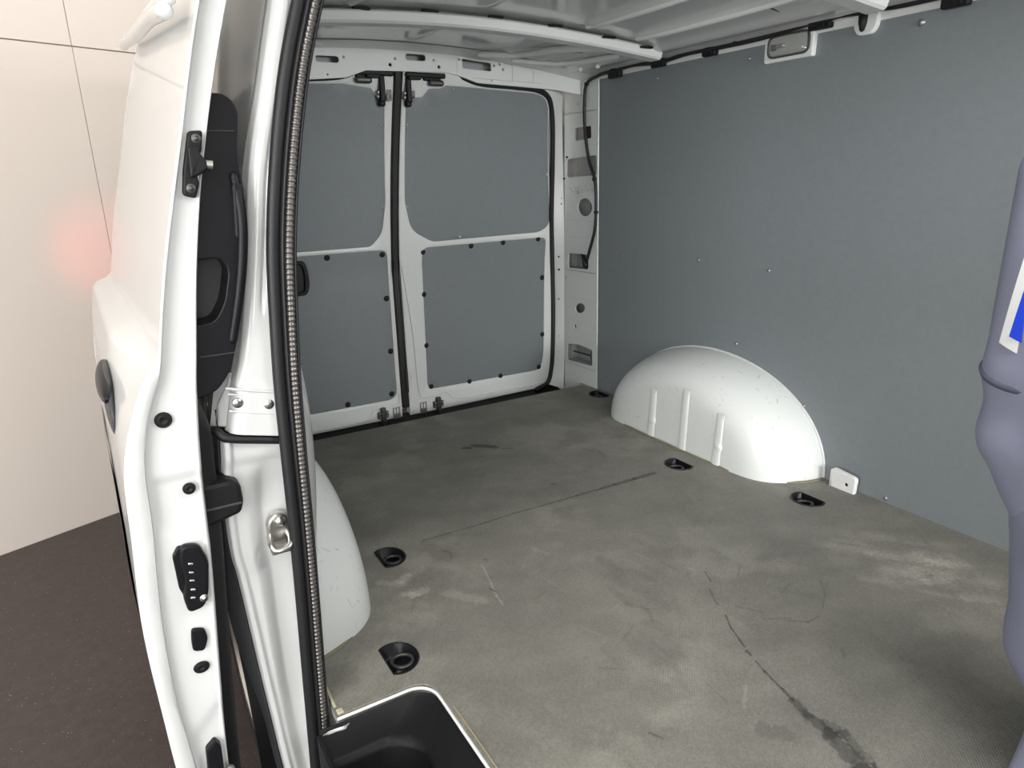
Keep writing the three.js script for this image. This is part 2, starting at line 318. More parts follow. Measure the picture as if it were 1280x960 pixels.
// ---- right side of the cargo space
const liningRight = struct('wall_right');
{
  const sh = rpoly([[.285, -.02], [2.75, -.02], [2.75, 1.325], [.285, 1.325]], [0, 0, 0, .008]);
  // notch for the lamp carrier and the white lug are covered by those objects
  const g = extX(sh, .83, .84, .001); const p = g.attributes.position, u = g.attributes.uv; for (let i = 0; i < p.count; i++) u.setXY(i, p.getZ(i), p.getY(i));
  part(liningRight, 'lining_board', g, M.lining, 'grey coated board lining the right side');
  const riv = lathe([[0, -.004], [.0035, -.0035], [.006, -.001], [.0062, 0]], 12); riv.rotateZ(-Math.PI / 2);
  const rivd = [[.638, .884], [.632, 1.198], [1.29, 1.599], [1.284, 1.057], [1.277, .633], [.365, 1.085], [.216, 1.378], [.073, .353], [.014, 1.681], [.014, .62], [.62, 1.9], [.62, .45]];
  rivd.forEach(([y, z], i) => { const q = riv.clone(); const k = i === 2 ? 1.5 : 1; q.scale(k, k, k); q.translate(.8295, y, z); part(liningRight, 'rivet', q, M.zinc); });
  // painted cant rail above the lining
  const cs = [[.842, 1.305], [.826, 1.318], [.822, 1.330], [.812, 1.347], [.785, 1.353], [.770, 1.372]];
  const rail = grid((a, v) => { const k = a * (cs.length - 1), i = Math.min(cs.length - 2, Math.floor(k)), f = k - i; return [lerp(cs[i][0], cs[i + 1][0], f), lerp(cs[i][1], cs[i + 1][1], f), lerp(.27, 2.75, v)]; }, 10, 4);
  part(liningRight, 'cant_rail', toCreasedNormals(rail, .6), M.inner, 'white painted rail above the right lining');
  part(liningRight, 'body_side', rbox(.02, 2.0, 2.95, .005, .925, .42, 1.30), M.paint);
  part(liningRight, 'rail_lug', extX(rpoly([[1.418, 1.335], [1.425, 1.300], [1.438, 1.284], [1.475, 1.284], [1.488, 1.300], [1.492, 1.335]], [0, .01, .01, .01, .01, 0]), .812, .830, .003), M.inner, 'white lug hanging over the lining edge');
  part(liningRight, 'lug_plug', (() => { const q = lathe([[0, -.034], [.006, -.03], [.011, -.012], [.012, .006], [0, .008]], 14); q.translate(.808, 1.325, 1.452); return q; })(), M.black, 'black pointed plug in the white lug');
}
// half bulkhead added out of view to block front light, beside the door post
{
  const b = struct('wall_front', rbox(.86, 1.40, .03, .008, -.41, .67, 2.80), M.lining);
  part(b, 'door_post', rbox(.17, 1.75, .16, .03, -.875, .52, 2.84), M.paint);
  part(b, 'cab_roof', rbox(1.70, .04, 1.0, .015, 0, 1.41, 3.24), M.inner);
  const o = thing('added_cargo_lamp', 'flat white lamp added on the cargo roof above the kneeling person', 'lamp', [-.02, 1.352, 2.50]);  // lamp added out of view for light on near wall and floor
  part(o, 'housing', rbox(.30, .022, .46, .006, 0, .004, 0), M.white);
  part(o, 'diffuser', rbox(.26, .008, .42, .003, 0, -.010, 0), std(lin(.8, .8, .8), .6, { emissive: lin(1, 1, .98), emissiveIntensity: 1.6 }));
  const L = new THREE.RectAreaLight(lin(1, 1, .98), CARGO, .26, .42); L.position.set(0, -.016, 0); L.rotation.x = -Math.PI / 2; o.add(L);
}
// ---- D pillar, header and opening frame at the rear
const bend = y => y > .6 ? .12 * (y - .6) + .17 * (y - .6) ** 2 : 0;
const rear = struct('wall_rear');
{
  const P = [[.045, -.062], [.20, -.03], [.30, -.006], [.296, .6], [.292, 1.36], [.05, 1.36], [.05, 1.30], [.043, .65], [.039, .25]];
  const holes = [rpoly([[.130, 1.138], [.242, 1.140], [.245, 1.092], [.128, 1.085]].reverse(), .006, THREE.Path), rpoly([[.066, 1.012], [.283, 1.022], [.283, .942], [.062, .935]].reverse(), .016, THREE.Path),
    ellip(.202, .808, .052, .038), rpoly([[.076, .600], [.228, .604], [.231, .540], [.074, .533]].reverse(), .012, THREE.Path), ellip(.169, .356, .038, .022, .25),
    rpoly([[.068, .168], [.155, .182], [.262, .176], [.264, .100], [.066, .088]].reverse(), .010, THREE.Path), ellip(.082, 1.303, .020, .014), ellip(.118, 1.281, .006, .005), ellip(.147, 1.232, .006, .005), ellip(.148, .872, .008, .010), ellip(.132, .264, .008, .008), ellip(.055, .487, .006, .005), ellip(.283, 1.066, .005, .005)];
  const pg = extX(shapeOf(P.map(q => q), holes), .820, .826, .0012, 10);
  const pil = part(rear, 'rear_pillar', pg, M.inner, 'white perforated rear pillar beside the right lining');
  // box section behind the pillar face: what the openings show
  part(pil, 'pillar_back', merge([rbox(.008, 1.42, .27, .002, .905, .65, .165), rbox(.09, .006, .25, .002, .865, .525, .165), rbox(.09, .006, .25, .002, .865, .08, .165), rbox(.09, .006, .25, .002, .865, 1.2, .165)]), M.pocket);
  part(pil, 'stiffener', merge([rbox(.07, .3, .006, .002, .87, .80, .225), rbox(.07, .12, .008, .003, .868, 1.11, .175), tube([[.86, .10, .215], [.845, .135, .225], [.86, .17, .215]], .005, 16, 6), tube([[.85, .13, .08], [.86, .13, .2]], .004, 8, 6)]), M.darkmetal);
  part(pil, 'cavity_wax', rbox(.03, .003, .10, .001, .88, .172, .15), std(lin(.30, .22, .12), .7));
  // pressed steps across the pillar
  part(pil, 'pressed_step', merge([rbox(.004, .006, .20, .002, .8198, .752, .17), rbox(.004, .004, .22, .0018, .8198, .675, .17), rbox(.004, .005, .21, .002, .8198, .405, .17), rbox(.004, .004, .22, .0018, .8198, .03, .19), rbox(.004, .012, .22, .002, .8198, .895, .17)]), M.inner);
  const blob = []; const rb = rng(3); for (let i = 0; i < 26; i++) { const s = new THREE.SphereGeometry(.004 + rb() * .006, 7, 5); s.scale(.5, 1, 1.3); s.translate(.8195, .885 + (rb() - .4) * .03, .10 + rb() * .17); blob.push(s); }
  part(pil, 'sealer_bead', merge(blob), M.paint, 'lumpy white sealer bead');
  const foot = rbox(.012, .012, .07, .004, .815, -.004, .215); part(pil, 'sealant', foot, std(lin(.40, .40, .24), .7), 'olive sealant at the pillar foot');
  // opening edge: seal path and the reveal between it and the pillar/header
  const seal = [[-.68, -.05, .01], [-.745, -.03, .003], [-.768, .03, .0], [-.782, .25, .0], [-.778, .60, .003], [-.762, .74, .020], [-.67, 1.20, .135], [-.62, 1.262, .158], [-.52, 1.278, .165], [-.36, 1.285, .166], [-.20, 1.300, .164], [-.125, 1.326, .160], [0, 1.338, .160], [.18, 1.338, .160], [.245, 1.320, .162], [.33, 1.297, .165], [.50, 1.288, .165], [.615, 1.279, .160], [.665, 1.258, .152], [.695, 1.205, .134], [.765, .74, .020], [.778, .60, .003], [.782, .25, .0], [.768, .03, .0], [.745, -.03, .003], [.68, -.05, .01]];
  part(rear, 'opening_seal', tube(seal, .0115, 220, 8), M.rubber, 'black rubber seal around the rear door opening');
  const inn = curve([[.30, 1.302, .170], [.50, 1.292, .165], [.615, 1.284, .160], [.672, 1.260, .150], [.702, 1.205, .132], [.772, .74, .018], [.788, .60, .0], [.792, .25, -.004], [.776, .03, -.002], [.752, -.04, .0]]);
  const outp = curve([[.30, 1.310, .19], [.50, 1.305, .19], [.66, 1.300, .18], [.76, 1.292, .12], [.80, 1.235, .06], [.818, .74, .046], [.82, .60, .044], [.82, .25, .041], [.82, .06, .040], [.81, -.062, .045]]);
  part(rear, 'reveal', grid((u, v) => { const a = inn.getPoint(u), b = outp.getPoint(u); return [lerp(a.x, b.x, v), lerp(a.y, b.y, v), lerp(a.z, b.z, v)]; }, 80, 4), M.inner);
  part(rear, 'reveal_hole', merge([[.80, 1.02, .095], [.803, .93, .07], [.806, .845, .04], [.806, .82, .04], [.806, .58, .02], [.806, .52, .02], [.808, .38, .015], [.808, .20, .015], [.806, .12, .015]].map(([x, y, z]) => { const s = new THREE.SphereGeometry(.005, 8, 6); s.translate(x, y, z); return s; })), M.black);
  // header rail
  const hp = [[-.69, 1.232], [-.60, 1.262], [-.354, 1.277], [-.197, 1.291], [-.123, 1.317], [.179, 1.325], [.239, 1.316], [.323, 1.293], [.50, 1.287], [.69, 1.280], [.835, 1.262], [.835, 1.352], [.65, 1.372], [.484, 1.389], [.267, 1.403], [0, 1.408], [-.322, 1.396], [-.60, 1.376], [-.69, 1.362]];
  const hh = [rrect(-.298, 1.337, -.218, 1.357, .01, THREE.Path), rrect(.030, 1.359, .108, 1.380, .01, THREE.Path), rpoly([[.258, 1.342], [.382, 1.337], [.382, 1.366], [.258, 1.375]], .006, THREE.Path), ellip(-.031, 1.340, .006, .006), ellip(.161, 1.342, .006, .006), ellip(.245, 1.372, .004, .004), ellip(.395, 1.357, .004, .004), ellip(.42, 1.364, .004, .004), ellip(-.262, 1.298, .003, .003), ellip(.384, 1.303, .003, .003)];
  hh.forEach(h => { if (THREE.ShapeUtils.area(h.getPoints()) > 0) { const pts = h.getPoints(6).reverse(); h.curves = []; h.setFromPoints(pts); } });
  const hd = part(rear, 'header_rail', ext(shapeOf(hp, hh), .178, .186, .0015, 8), M.inner, 'white header rail above the rear doors');
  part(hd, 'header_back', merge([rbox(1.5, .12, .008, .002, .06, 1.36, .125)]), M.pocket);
  part(hd, 'screw', merge([[-.20, 1.356], [-.011, 1.361], [.14, 1.363], [.435, 1.345]].map(([x, y]) => { const s = new THREE.SphereGeometry(.005, 8, 6); s.scale(1, 1, .5); s.translate(x, y, .187); return s; })), M.zinc);
  part(hd, 'pressed_step', merge([rbox(.006, .065, .006, .002, .478, 1.335, .187), rbox(.006, .06, .006, .002, .575, 1.33, .187), rbox(.003, .085, .003, .001, .235, 1.36, .187)]), M.inner);
  const hf = grid((u, v) => { const x = lerp(-.69, .82, u); const y = roofY(x); return [x, lerp(y - .012, y - .002, v) - .004 * (1 - v), lerp(.185, .26, v)]; }, 40, 6);
  part(hd, 'header_flange', hf, M.inner);
}
// ---- left side: C pillar (door jamb), quarter skin, gutter rail
const jambTab = smoothTab([[1.40, -.70], [1.30, -.735], [1.203, -.762], [1.084, -.794], [.966, -.826], [.866, -.842], [.694, -.874], [.64, -.892], [.60, -.915], [.555, -.917], [.428, -.928], [.338, -.929], [.304, -.925], [.171, -.917], [.086, -.912], [-.007, -.906], [-.104, -.90], [-.30, -.885]]);
const sealTab = smoothTab([[1.40, -.655], [1.30, -.685], [1.202, -.720], [1.108, -.750], [1.01, -.773], [.936, -.787], [.847, -.800], [.722, -.810], [.637, -.815], [.533, -.818], [.385, -.821], [.285, -.824], [.077, -.832], [-.134, -.840], [-.30, -.846], [-.55, -.852]]);
const left = struct('wall_left');
{
  const jx = y => look(jambTab, y), sx = y => look(sealTab, y);
  // upper jamb plate, bowed and slightly proud, with a vertical groove
  const upper = grid((u, v) => { const y0 = lerp(1.40, .565, v), jl = y0 > .66 ? jx(y0) : lerp(jx(.66), -.907, (.66 - y0) / .095), x = lerp(jl, sx(y0) + .014, u); const w = x - jl, y = y0 - .24 * w * sst(.75, .57, y0);
    let z = 1.580 + .010 * (1 - Math.exp(-((w / .012) ** 2))) ; z -= .004 * Math.exp(-(((w - .032) / .0035) ** 2)) * sst(.74, .78, y);
    z += .004 * sst(.650, .640, y + .24 * w); z -= .016 * (1 - sst(0, .006, w)); return [x, y, z]; }, 60, 120);
  const lower = grid((u, v) => { const yy = lerp(.551, -.56, v), x0 = jx(yy), x = lerp(x0, sx(yy) + .014, u); const w = x - x0, y = yy - .24 * w * sst(.2, .54, yy);
    let z = 1.572; z += .008 * (1 - sst(.012, .018, w)); // outer flange
    const edge = .055 + .012 * Math.sin((y - .2) * 6); const hol = sst(edge * .5, edge, w) * sst(.515, .44, y) * sst(-.25, -.1, y); // pressed hollow
    z -= .020 * hol * (1 - .25 * sst(.06, .10, w)); z += .007 * sst(.50, .515, y); z -= .016 * (1 - sst(0, .005, w)); return [x, y, z]; }, 60, 120);
  const pilr = part(left, 'door_pillar', merge([upper, lower]), M.paint, 'white painted pillar at the sliding door opening');
  part(pilr, 'joint_strip', tube([[-.932, .568, 1.566], [-.920, .567, 1.578], [-.913, .559, 1.584], [-.90, .554, 1.586], [-.86, .544, 1.586], [-.80, .530, 1.586]], .0075, 40, 8), M.rubber, 'black sealing strip across the pillar');
  part(pilr, 'edge_return', grid((u, v) => { const y = lerp(.66, .572, v); const jl = lerp(jx(.66), -.907, (.66 - y) / .095); return [jl - .022 * u, y, lerp(1.572, 1.555, u)]; }, 4, 6), M.paint);
  part(pilr, 'pressed_ledge', merge([tube([[-.898, .640, 1.590], [-.865, .632, 1.594], [-.815, .620, 1.594]], .0025, 20, 6), tube([[-.896, .630, 1.590], [-.865, .623, 1.592], [-.815, .611, 1.592]], .0016, 20, 6), tube([[-.898, .602, 1.590], [-.865, .594, 1.593], [-.815, .582, 1.593]], .0020, 20, 6)]), M.paint);
  const bolt = lathe([[0, .006], [.0045, .006], [.005, .0045], [.010, .004], [.011, 0]], 18); bolt.rotateX(Math.PI / 2);
  for (const [x, y] of [[-.885, .614], [-.838, .603]]) { const b = bolt.clone(); b.scale(.78, .78, .7); b.translate(x, y, 1.592); part(pilr, 'screw', b, M.steel); }
  // inner flange of the pillar and closing panel behind it
  const fl = smoothTab([[1.40, -.63], [1.2, -.688], [1.05, -.735], [.80, -.788], [.719, -.780], [.66, -.757], [.539, -.745], [.413, -.748], [.282, -.760], [.144, -.774], [0, -.788], [-.2, -.80]]);
  part(left, 'pillar_flange', grid((u, v) => { const y = lerp(1.40, -.2, v); const a = sx(y) + .010, b = look(fl, y) - .018 * sst(.70, .80, y); return [lerp(a, b, 1 - (1 - u) ** 1.6), y, lerp(1.588, 1.46, u)]; }, 8, 80), M.paint);
  part(left, 'inner_panel', grid((u, v) => { const y = lerp(1.38, -.05, v); return [look(fl, y) - .01 - .02 * u, y, lerp(1.46, .0, u)]; }, 10, 20), M.inner);
  part(left, 'pillar_foot', merge([rbox(.05, .10, .12, .006, -.815, -.052, 1.522)]), M.paint);
  part(left, 'sealant', merge([rbox(.014, .008, .016, .004, -.792, -.002, 1.634), rbox(.006, .004, .12, .002, -.797, -.001, 1.56)]), M.sealant, 'yellowish sealant at the pillar foot');
  part(left, 'torn_film', grid((u, v) => { const a = n1(u * 4, v * 4 + 3) * .02; return [-.835 + .05 * u, -.012 - .028 * v + a * .6, 1.655 + a]; }, 10, 8), M.white, 'crumpled white film scrap');
  // quarter skin with wheel opening
  const quarter = grid((u, v) => { const z = lerp(1.572, -.12, u); const d = z - 1.02; const arch = Math.abs(d) < .43 ? -.26 + Math.sqrt(.43 * .43 - d * d) : -.42; const yb = Math.max(-.42, arch), y = lerp(1.40, yb, v); return [jx(y) - .002 + .06 * sst(.5, -.12, z), y, z]; }, 90, 60);
  part(left, 'quarter_skin', quarter, M.paint, 'white outer quarter skin behind the sliding door');
  // dark plastic trim along the lower jamb edge and the wheel housing
  part(left, 'arch_trim', grid((u, v) => { const y = lerp(.60, -.40, v); const w = .006 + .020 * sst(.50, .25, y) - .016 * sst(.20, -.05, y); return [jx(y) - lerp(-.001, w, u), y, lerp(1.566, 1.548, u)]; }, 6, 50), M.greyplastic, 'dark grey trim along the pillar edge');
  part(left, 'wheel_housing', grid((u, v) => { const a = lerp(-.25, Math.PI + .25, u); return [lerp(-.925, -.66, v), -.24 + .42 * Math.sin(a), 1.02 + .42 * Math.cos(a)]; }, 40, 6), M.black);
  part(left, 'sill', merge([rbox(.10, .16, 1.10, .02, -.90, -.36, 2.18), rbox(.04, .06, .06, .01, -.915, -.30, 1.60)]), M.black);
}
part(rear, 'rear_corner', rbox(.20, 1.62, .05, .01, .885, .60, -.045), M.paint);
{ const p = []; for (let i = 0; i <= 16; i++) { const y = lerp(-.22, 1.36, i / 16); p.push([look(jambTab, y) + .062, y]); } part(left, 'rear_corner', ext(shapeOf([[-.70, -.22], [-.70, 1.36], ...p.reverse()]), -.07, -.02), M.paint); }
{ // tail lamp on the rear left corner, lit red
  const o = thing('tail_lamp', 'lit red tail lamp at the hidden rear corner of the van', 'tail lamp', [-.93, .60, -.10]);
  part(o, 'lens', rbox(.05, .42, .10, .02, 0, 0, 0), std(lin(.5, .01, .01), .2, { emissive: lin(1, .03, .02), emissiveIntensity: .8 }));
  part(o, 'bezel', rbox(.03, .46, .12, .01, .022, 0, .01), M.black);
  const L = new THREE.SpotLight(lin(1, .06, .05), 1.3, 0, .36, 1, 2); L.position.set(-.045, .05, -.04); L.target.position.set(-.085, .075, -.82); L.shadow.radius = 3; L.castShadow = true; o.add(L, L.target);
}

// ================================================================ THINGS
// ---- wheel arches
{
  const scuff = side => { const cv = document.createElement('canvas'); cv.width = 1024; cv.height = 512; const c = cv.getContext('2d'); c.fillStyle = '#dfe2df'; c.fillRect(0, 0, 1024, 512); const r = rng(side + 40);
    for (let i = 0; i < 260; i++) { c.fillStyle = `rgba(${120 + r() * 60},${115 + r() * 60},${105 + r() * 60},${.05 + r() * .16})`; c.beginPath(); c.ellipse(r() * 1024, r() * 512, 1 + r() * 5, 1 + r() * 3, r() * 3, 0, 7); c.fill(); }
    for (let i = 0; i < 46; i++) { c.strokeStyle = `rgba(70,68,66,${.08 + r() * .28})`; c.lineWidth = .6 + r() * 1.8; const x = r() * 1024, y = 60 + r() * 420, a = r() * 6.3, l = 5 + r() * 34; c.beginPath(); c.moveTo(x, y); c.quadraticCurveTo(x + Math.cos(a) * l * .6, y + Math.sin(a) * l * .3, x + Math.cos(a) * l, y + Math.sin(a) * l * .6); c.stroke(); }
    const t = new THREE.CanvasTexture(cv); t.colorSpace = THREE.SRGBColorSpace; return std(lin(1, 1, 1), .40, { map: t, clearcoat: .5, clearcoatRoughness: .15 }); };
  const ARC = [['white domed wheel arch with three pressed ribs against the right lining', 1], ['white domed wheel arch partly hidden behind the black door seal', -1]];
  for (const [label, s] of ARC) {
    const cz = 1.005, o = thing('wheel_arch', label, 'wheel arch', [s * .835, 0, cz], 'wheel arches');
    // profile from wall rim (k = 0) over the shoulder to the flat inner face (k = 1)
    const pr = smoothPr([[0, 1], [.02, 1.0], [.06, .985], [.11, .945], [.155, .885], [.185, .815], [.203, .73], [.211, .62], [.213, .45], [.213, .2], [.213, 0]]);
    const g = grid((u, v) => { const a = lerp(-.16, Math.PI + .16, u), k = v * (pr.length - 1), i = Math.min(pr.length - 2, Math.floor(k)), f = k - i; const d = lerp(pr[i][0], pr[i + 1][0], f), r = lerp(pr[i][1], pr[i + 1][1], f);
      const rz = .470, ry = .325; const ca = Math.cos(a), sa = Math.sin(a); const y = ry * r * Math.sign(sa) * Math.abs(sa) ** .92 - (1 - r) * .03; return [-s * d, y, rz * r * ca]; }, 72, 46);
    part(o, 'dome', g, scuff(s));
    const rim = []; for (let i = 0; i <= 40; i++) { const a = -.02 + (Math.PI + .04) * i / 40; rim.push([-s * .008, .327 * Math.sin(a) ** .92 || 0, .473 * Math.cos(a)]); }
    part(o, 'rim_flange', tube(rim.map(p => [p[0], Number.isFinite(p[1]) ? p[1] : 0, p[2]]), .004, 80, 6), M.paint);
    if (s > 0) for (const [dz, h, bump] of [[-.105, .190, .07], [.058, .228, 0], [.217, .187, .07]]) {
      const gs = [extRib(h)]; if (bump) { const b = new THREE.SphereGeometry(.018, 14, 10); b.scale(.4, 1.1, 1); b.translate(-.214, bump, dz); gs.push(b); }
      gs[0].translate(-.2135, 0, dz); part(o, 'pressed_rib', merge(gs), M.inner);
    }
    part(o, 'sealant', sealRing(s), std(lin(.20, .19, .12), .7), 'brownish sealant along the floor');
  }
  function extRib(h) { const g = grid((u, v) => { const w = .019 * (1 - .12 * v), a = (u - .5) * 2; return [-.005 * Math.sqrt(Math.max(0, 1 - a * a)) * Math.min(1, (1 - v) * 12), h * v, w * a - .012 * (1 - v) + .004]; }, 14, 18); return g; }
  function smoothPr(t) { return curve(t.map(([a, b]) => [a, b, 0])).getPoints(60).map(p => [p.x, p.y]); }
  function sealRing(s) { const p = []; for (let i = 0; i <= 30; i++) { const t = i / 30 * 2 - 1; const e = Math.abs(t); const z = .475 * Math.sign(t) * (1 - (1 - e) ** 1.5) ; const d = .218 * Math.pow(Math.max(0, 1 - Math.pow(Math.abs(z) / .475, 4.2)), .5); p.push([-s * d, .001, z]); } return tube(p, .005, 60, 6); }
}
// ---- lashing eyes
{
  const cupGeo = s => { const P = [], n = 22, a = 1.02; const out = (r, y) => { const l = []; for (let i = 0; i <= n; i++) { const t = -Math.PI + a + (2 * Math.PI - 2 * a) * i / n; l.push([-s * Math.cos(t) * r + s * .006, y, Math.sin(t) * r * 1.12]); } l.push(l[0]); return l; };
    const rings = [out(.046, .0008), out(.0455, .0026), out(.042, .003), out(.040, .001), out(.037, -.010), out(.033, -.020), out(.026, -.026), out(.0001, -.028)];
    return grid((u, v) => { const j = Math.round(v * (rings.length - 1)), i = Math.round(u * (n + 1)); return rings[j][i]; }, n + 1, rings.length - 1); };
  for (const [x, z, s, label] of HOOKS) {
    const o = thing('lashing_eye', label, 'lashing eye', [x, 0, z], 'lashing eyes in the floor');
    part(o, 'cup', toCreasedNormals(cupGeo(s), .7), M.gloss);
    part(o, 'ring', (() => { const t = new THREE.TorusGeometry(.022, .0042, 8, 26); t.scale(1, 1.1, 1); t.rotateX(Math.PI / 2 - .12); t.translate(-s * .006, -.011, 0); return t; })(), M.darkmetal);
    part(o, 'screw', (() => { const t = lathe([[0, .004], [.006, .004], [.011, .002], [.012, -.004]], 16); t.translate(s * .004, -.021, .012); return t; })(), M.zinc);
  }
}
// ---- rear doors
{
  const tess = new TessellateModifier(.07, 8);
  const bendG = (g) => { let q = tess.modify(clean(g)); const p = q.attributes.position; for (let i = 0; i < p.count; i++) { const y = p.getY(i); p.setZ(i, p.getZ(i) + bend(y)); } q.deleteAttribute('normal'); q = toCreasedNormals(mergeVertices(q, 1e-5), .7); return q; };
  const outerX = y => y > .6 ? lerp(.785, .672, sst(.6, 1.29, y) * .4 + (y - .6) / .69 * .6) : .785;
  const DOORS = [
    { s: 1, label: 'right rear door with white frame and two grey lining boards', x0: .0205, seam: .045, up: [[.048, .86], [.075, .745], [.17, .692], [.70, .699], [.752, .722], [.757, .80], [.690, 1.19], [.655, 1.255], [.60, 1.268], [.20, 1.282], [.178, 1.272], [.130, 1.270], [.102, 1.238], [.055, 1.237], [.040, 1.212]], upR: [.02, .04, .02, .02, .03, .03, .03, .03, .02, .006, .006, .006, .006, .01, .01],
      low: [[.113, .048], [.708, .042], [.728, .12], [.736, .49], [.745, .672], [.125, .668]], lowR: [.03, .03, .05, .1, .03, .03],
      plug: [[.127, .652], [.355, .661], [.515, .665], [.70, .668], [.725, .487], [.722, .215], [.700, .056], [.485, .047], [.321, .048], [.129, .058], [.118, .248], [.122, .472]],
      riv: [[.050, 1.144], [.058, .841], [.299, .704], [.23, 1.272], [.72, .95]] },
    { s: -1, label: 'left rear door with black pull handle, mostly behind the door pillar', x0: -.014, seam: -.03, up: [[-.036, .86], [-.050, .742], [-.098, .690], [-.68, .690], [-.74, .712], [-.75, .80], [-.672, 1.18], [-.64, 1.25], [-.56, 1.262], [-.20, 1.275], [-.156, 1.270], [-.100, 1.264], [-.074, 1.234], [-.046, 1.218]], upR: [.02, .03, .02, .03, .03, .03, .03, .03, .02, .01, .006, .006, .008, .01],
      low: [[-.034, .052], [-.033, .28], [-.032, .672], [-.73, .672], [-.72, .12], [-.70, .035], [-.060, .032]], lowR: [.02, .1, .03, .03, .05, .03, .03],
      plug: [[-.279, .660], [-.052, .655], [-.046, .473], [-.046, .247], [-.056, .058], [-.252, .047], [-.42, .047], [-.50, .66], [-.62, .045]],
      riv: [[-.058, 1.143], [-.046, .842], [-.26, .704], [-.243, 1.268]] }];
  const cap = lathe([[0, .0055], [.004, .005], [.0095, .0035], [.012, .001], [.012, 0]], 16); cap.rotateX(Math.PI / 2);
  const rv = lathe([[0, .003], [.003, .0026], [.0055, .0006], [.0055, 0]], 10); rv.rotateX(Math.PI / 2);
  for (const D of DOORS) {
    const s = D.s, o = thing('rear_door', D.label, 'van door', [0, 0, 0], 'rear wing doors');
    const ring = []; const N = 20; for (let i = 0; i <= N; i++) { const y = lerp(-.02, 1.27, i / N); ring.push([s * outerX(y), y]); }
    const outl = [[D.x0, -.058], [s * .70, -.05], [s * .765, -.035], ...ring, [s * .60, 1.31], [D.x0, 1.335]];
    const cw = p => THREE.ShapeUtils.area(p.map(q => new THREE.Vector2(...q))) > 0 ? p : [...p].reverse();
    const up = rpoly(D.up, D.upR, THREE.Path), low = rpoly(D.low, D.lowR, THREE.Path);
    const fr = shapeOf(cw(outl)); for (const h of [up, low]) { let pts = h.getPoints(5); if (THREE.ShapeUtils.area(pts) > 0) pts = pts.reverse(); fr.holes.push(new THREE.Path(pts)); }
    part(o, 'door_frame', bendG(ext(fr, -.022, .0, .004, 5)), M.inner);
    part(o, 'outer_skin', bendG(ext(shapeOf(cw(outl)), -.034, -.022, 0)), M.paint);
    const upp = rpoly(D.up, D.upR), loww = rpoly(D.low, D.lowR);
    const uvm = g => { const p = g.attributes.position, u = new Float32Array(p.count * 2); for (let i = 0; i < p.count; i++) { u[2 * i] = p.getX(i); u[2 * i + 1] = p.getY(i); } g.setAttribute('uv', new THREE.BufferAttribute(u, 2)); return g; };
    part(o, 'upper_lining', uvm(bendG(ext(upp, -.012, -.0025, .001, 5))), M.lining);
    part(o, 'lower_lining', uvm(bendG(ext(loww, -.012, -.0025, .001, 5))), M.lining);
    for (const [x, y] of D.plug) { const g = cap.clone(); g.translate(x, y, bend(y) - .003); part(o, 'plug', g, M.black); }
    for (const [x, y] of D.riv) { const g = rv.clone(); g.translate(x, y, bend(y) - .002); part(o, 'rivet', g, M.steel); }
    // pressed contour near the bottom corner
    const c = s > 0 ? [[.058, .0, 0], [.072, -.02, 0]] : [[-.02, .03, 0], [-.03, .01, 0]];
    const cont = s > 0 ? [[.030, .60, .001], [.060, .30, .001], [.068, .06, .001], [.078, .022, .001], [.11, .012, .001], [.20, .022, .001], [.225, -.004, .001], [.26, -.018, .001], [.45, -.022, .001], [.72, -.028, .001]]
      : [[-.022, .06, .001], [-.030, .015, .001], [-.06, .005, .001], [-.145, .000, .001], [-.158, -.022, .001], [-.18, -.036, .001], [-.40, -.042, .001], [-.70, -.045, .001]];
    part(o, 'pressed_edge', tube(cont, .0028, 80, 6), M.inner);
    // bottom latch and striker plate
    const lx = s > 0 ? .156 : -.105, px = s > 0 ? .085 : -.042;
    const la = part(o, 'lower_latch', merge([rbox(.022, .075, .018, .004, lx, -.030, .010), rbox(.050, .030, .010, .004, lx, -.026, .006), rbox(.016, .03, .03, .003, lx, -.062, .014)]), M.darkmetal);
    part(la, 'bolt_head', merge([[-.016, -.018], [.016, -.034], [.016, -.018], [-.016, -.034]].map(([a, b]) => { const q = new THREE.SphereGeometry(.005, 8, 6); q.translate(lx + a, b, .013); return q; })), M.zinc);
    const pl = part(o, 'latch_plate', ext(shapeOf([[px - .016, -.062], [px + .016, -.060], [px + .016, -.004], [px - .016, -.006]], [rrect(px - .011, -.032, px - .002, -.010, .002, THREE.Path), rrect(px + .002, -.032, px + .011, -.010, .002, THREE.Path)]), .0, .004, .0008), M.zinc);
    // top latch group on a white cut-out patch
    const t = (x, y, z = 0) => [x, y, bend(y) + z];
    const mx = s > 0 ? .041 : -.062;
    const tl = part(o, 'upper_latch', merge([rbox(.020, .09, .020, .005, ...t(mx, 1.262, .014)), rbox(.024, .026, .026, .008, ...t(mx + .002, 1.216, .012)), rbox(.160, .018, .020, .006, ...t(s > 0 ? .108 : -.098, 1.312, .004)), rbox(.07, .024, .016, .006, ...t(s > 0 ? .135 : -.125, 1.306, .002)), rbox(.05, .012, .026, .004, ...t(s > 0 ? .06 : -.10, 1.300, .014))]), M.black);
    part(tl, 'bolt_head', merge([[-.013, 1.250], [-.012, 1.236], [.002, 1.215]].map(([a, b]) => { const q = new THREE.SphereGeometry(.007, 10, 8); q.scale(1, 1.2, .7); q.translate(...t(mx + a, b, .014)); return q; })), M.zinc);
    const st = s > 0 ? .062 : -.030;
    part(o, 'guide_plate', ext(shapeOf(rrect(st - .010, 1.222, st + .010, 1.282, .009), [ellip(st, 1.238, .004, .005), ellip(st, 1.266, .004, .005)]), .0, .004, .001).translate(0, 0, bend(1.25)), M.darkmetal);
    part(o, 'rubber_buffer', rbox(.062, .022, .026, .010, ...t(s > 0 ? .150 : -.132, 1.287, .012)), M.darkmetal);
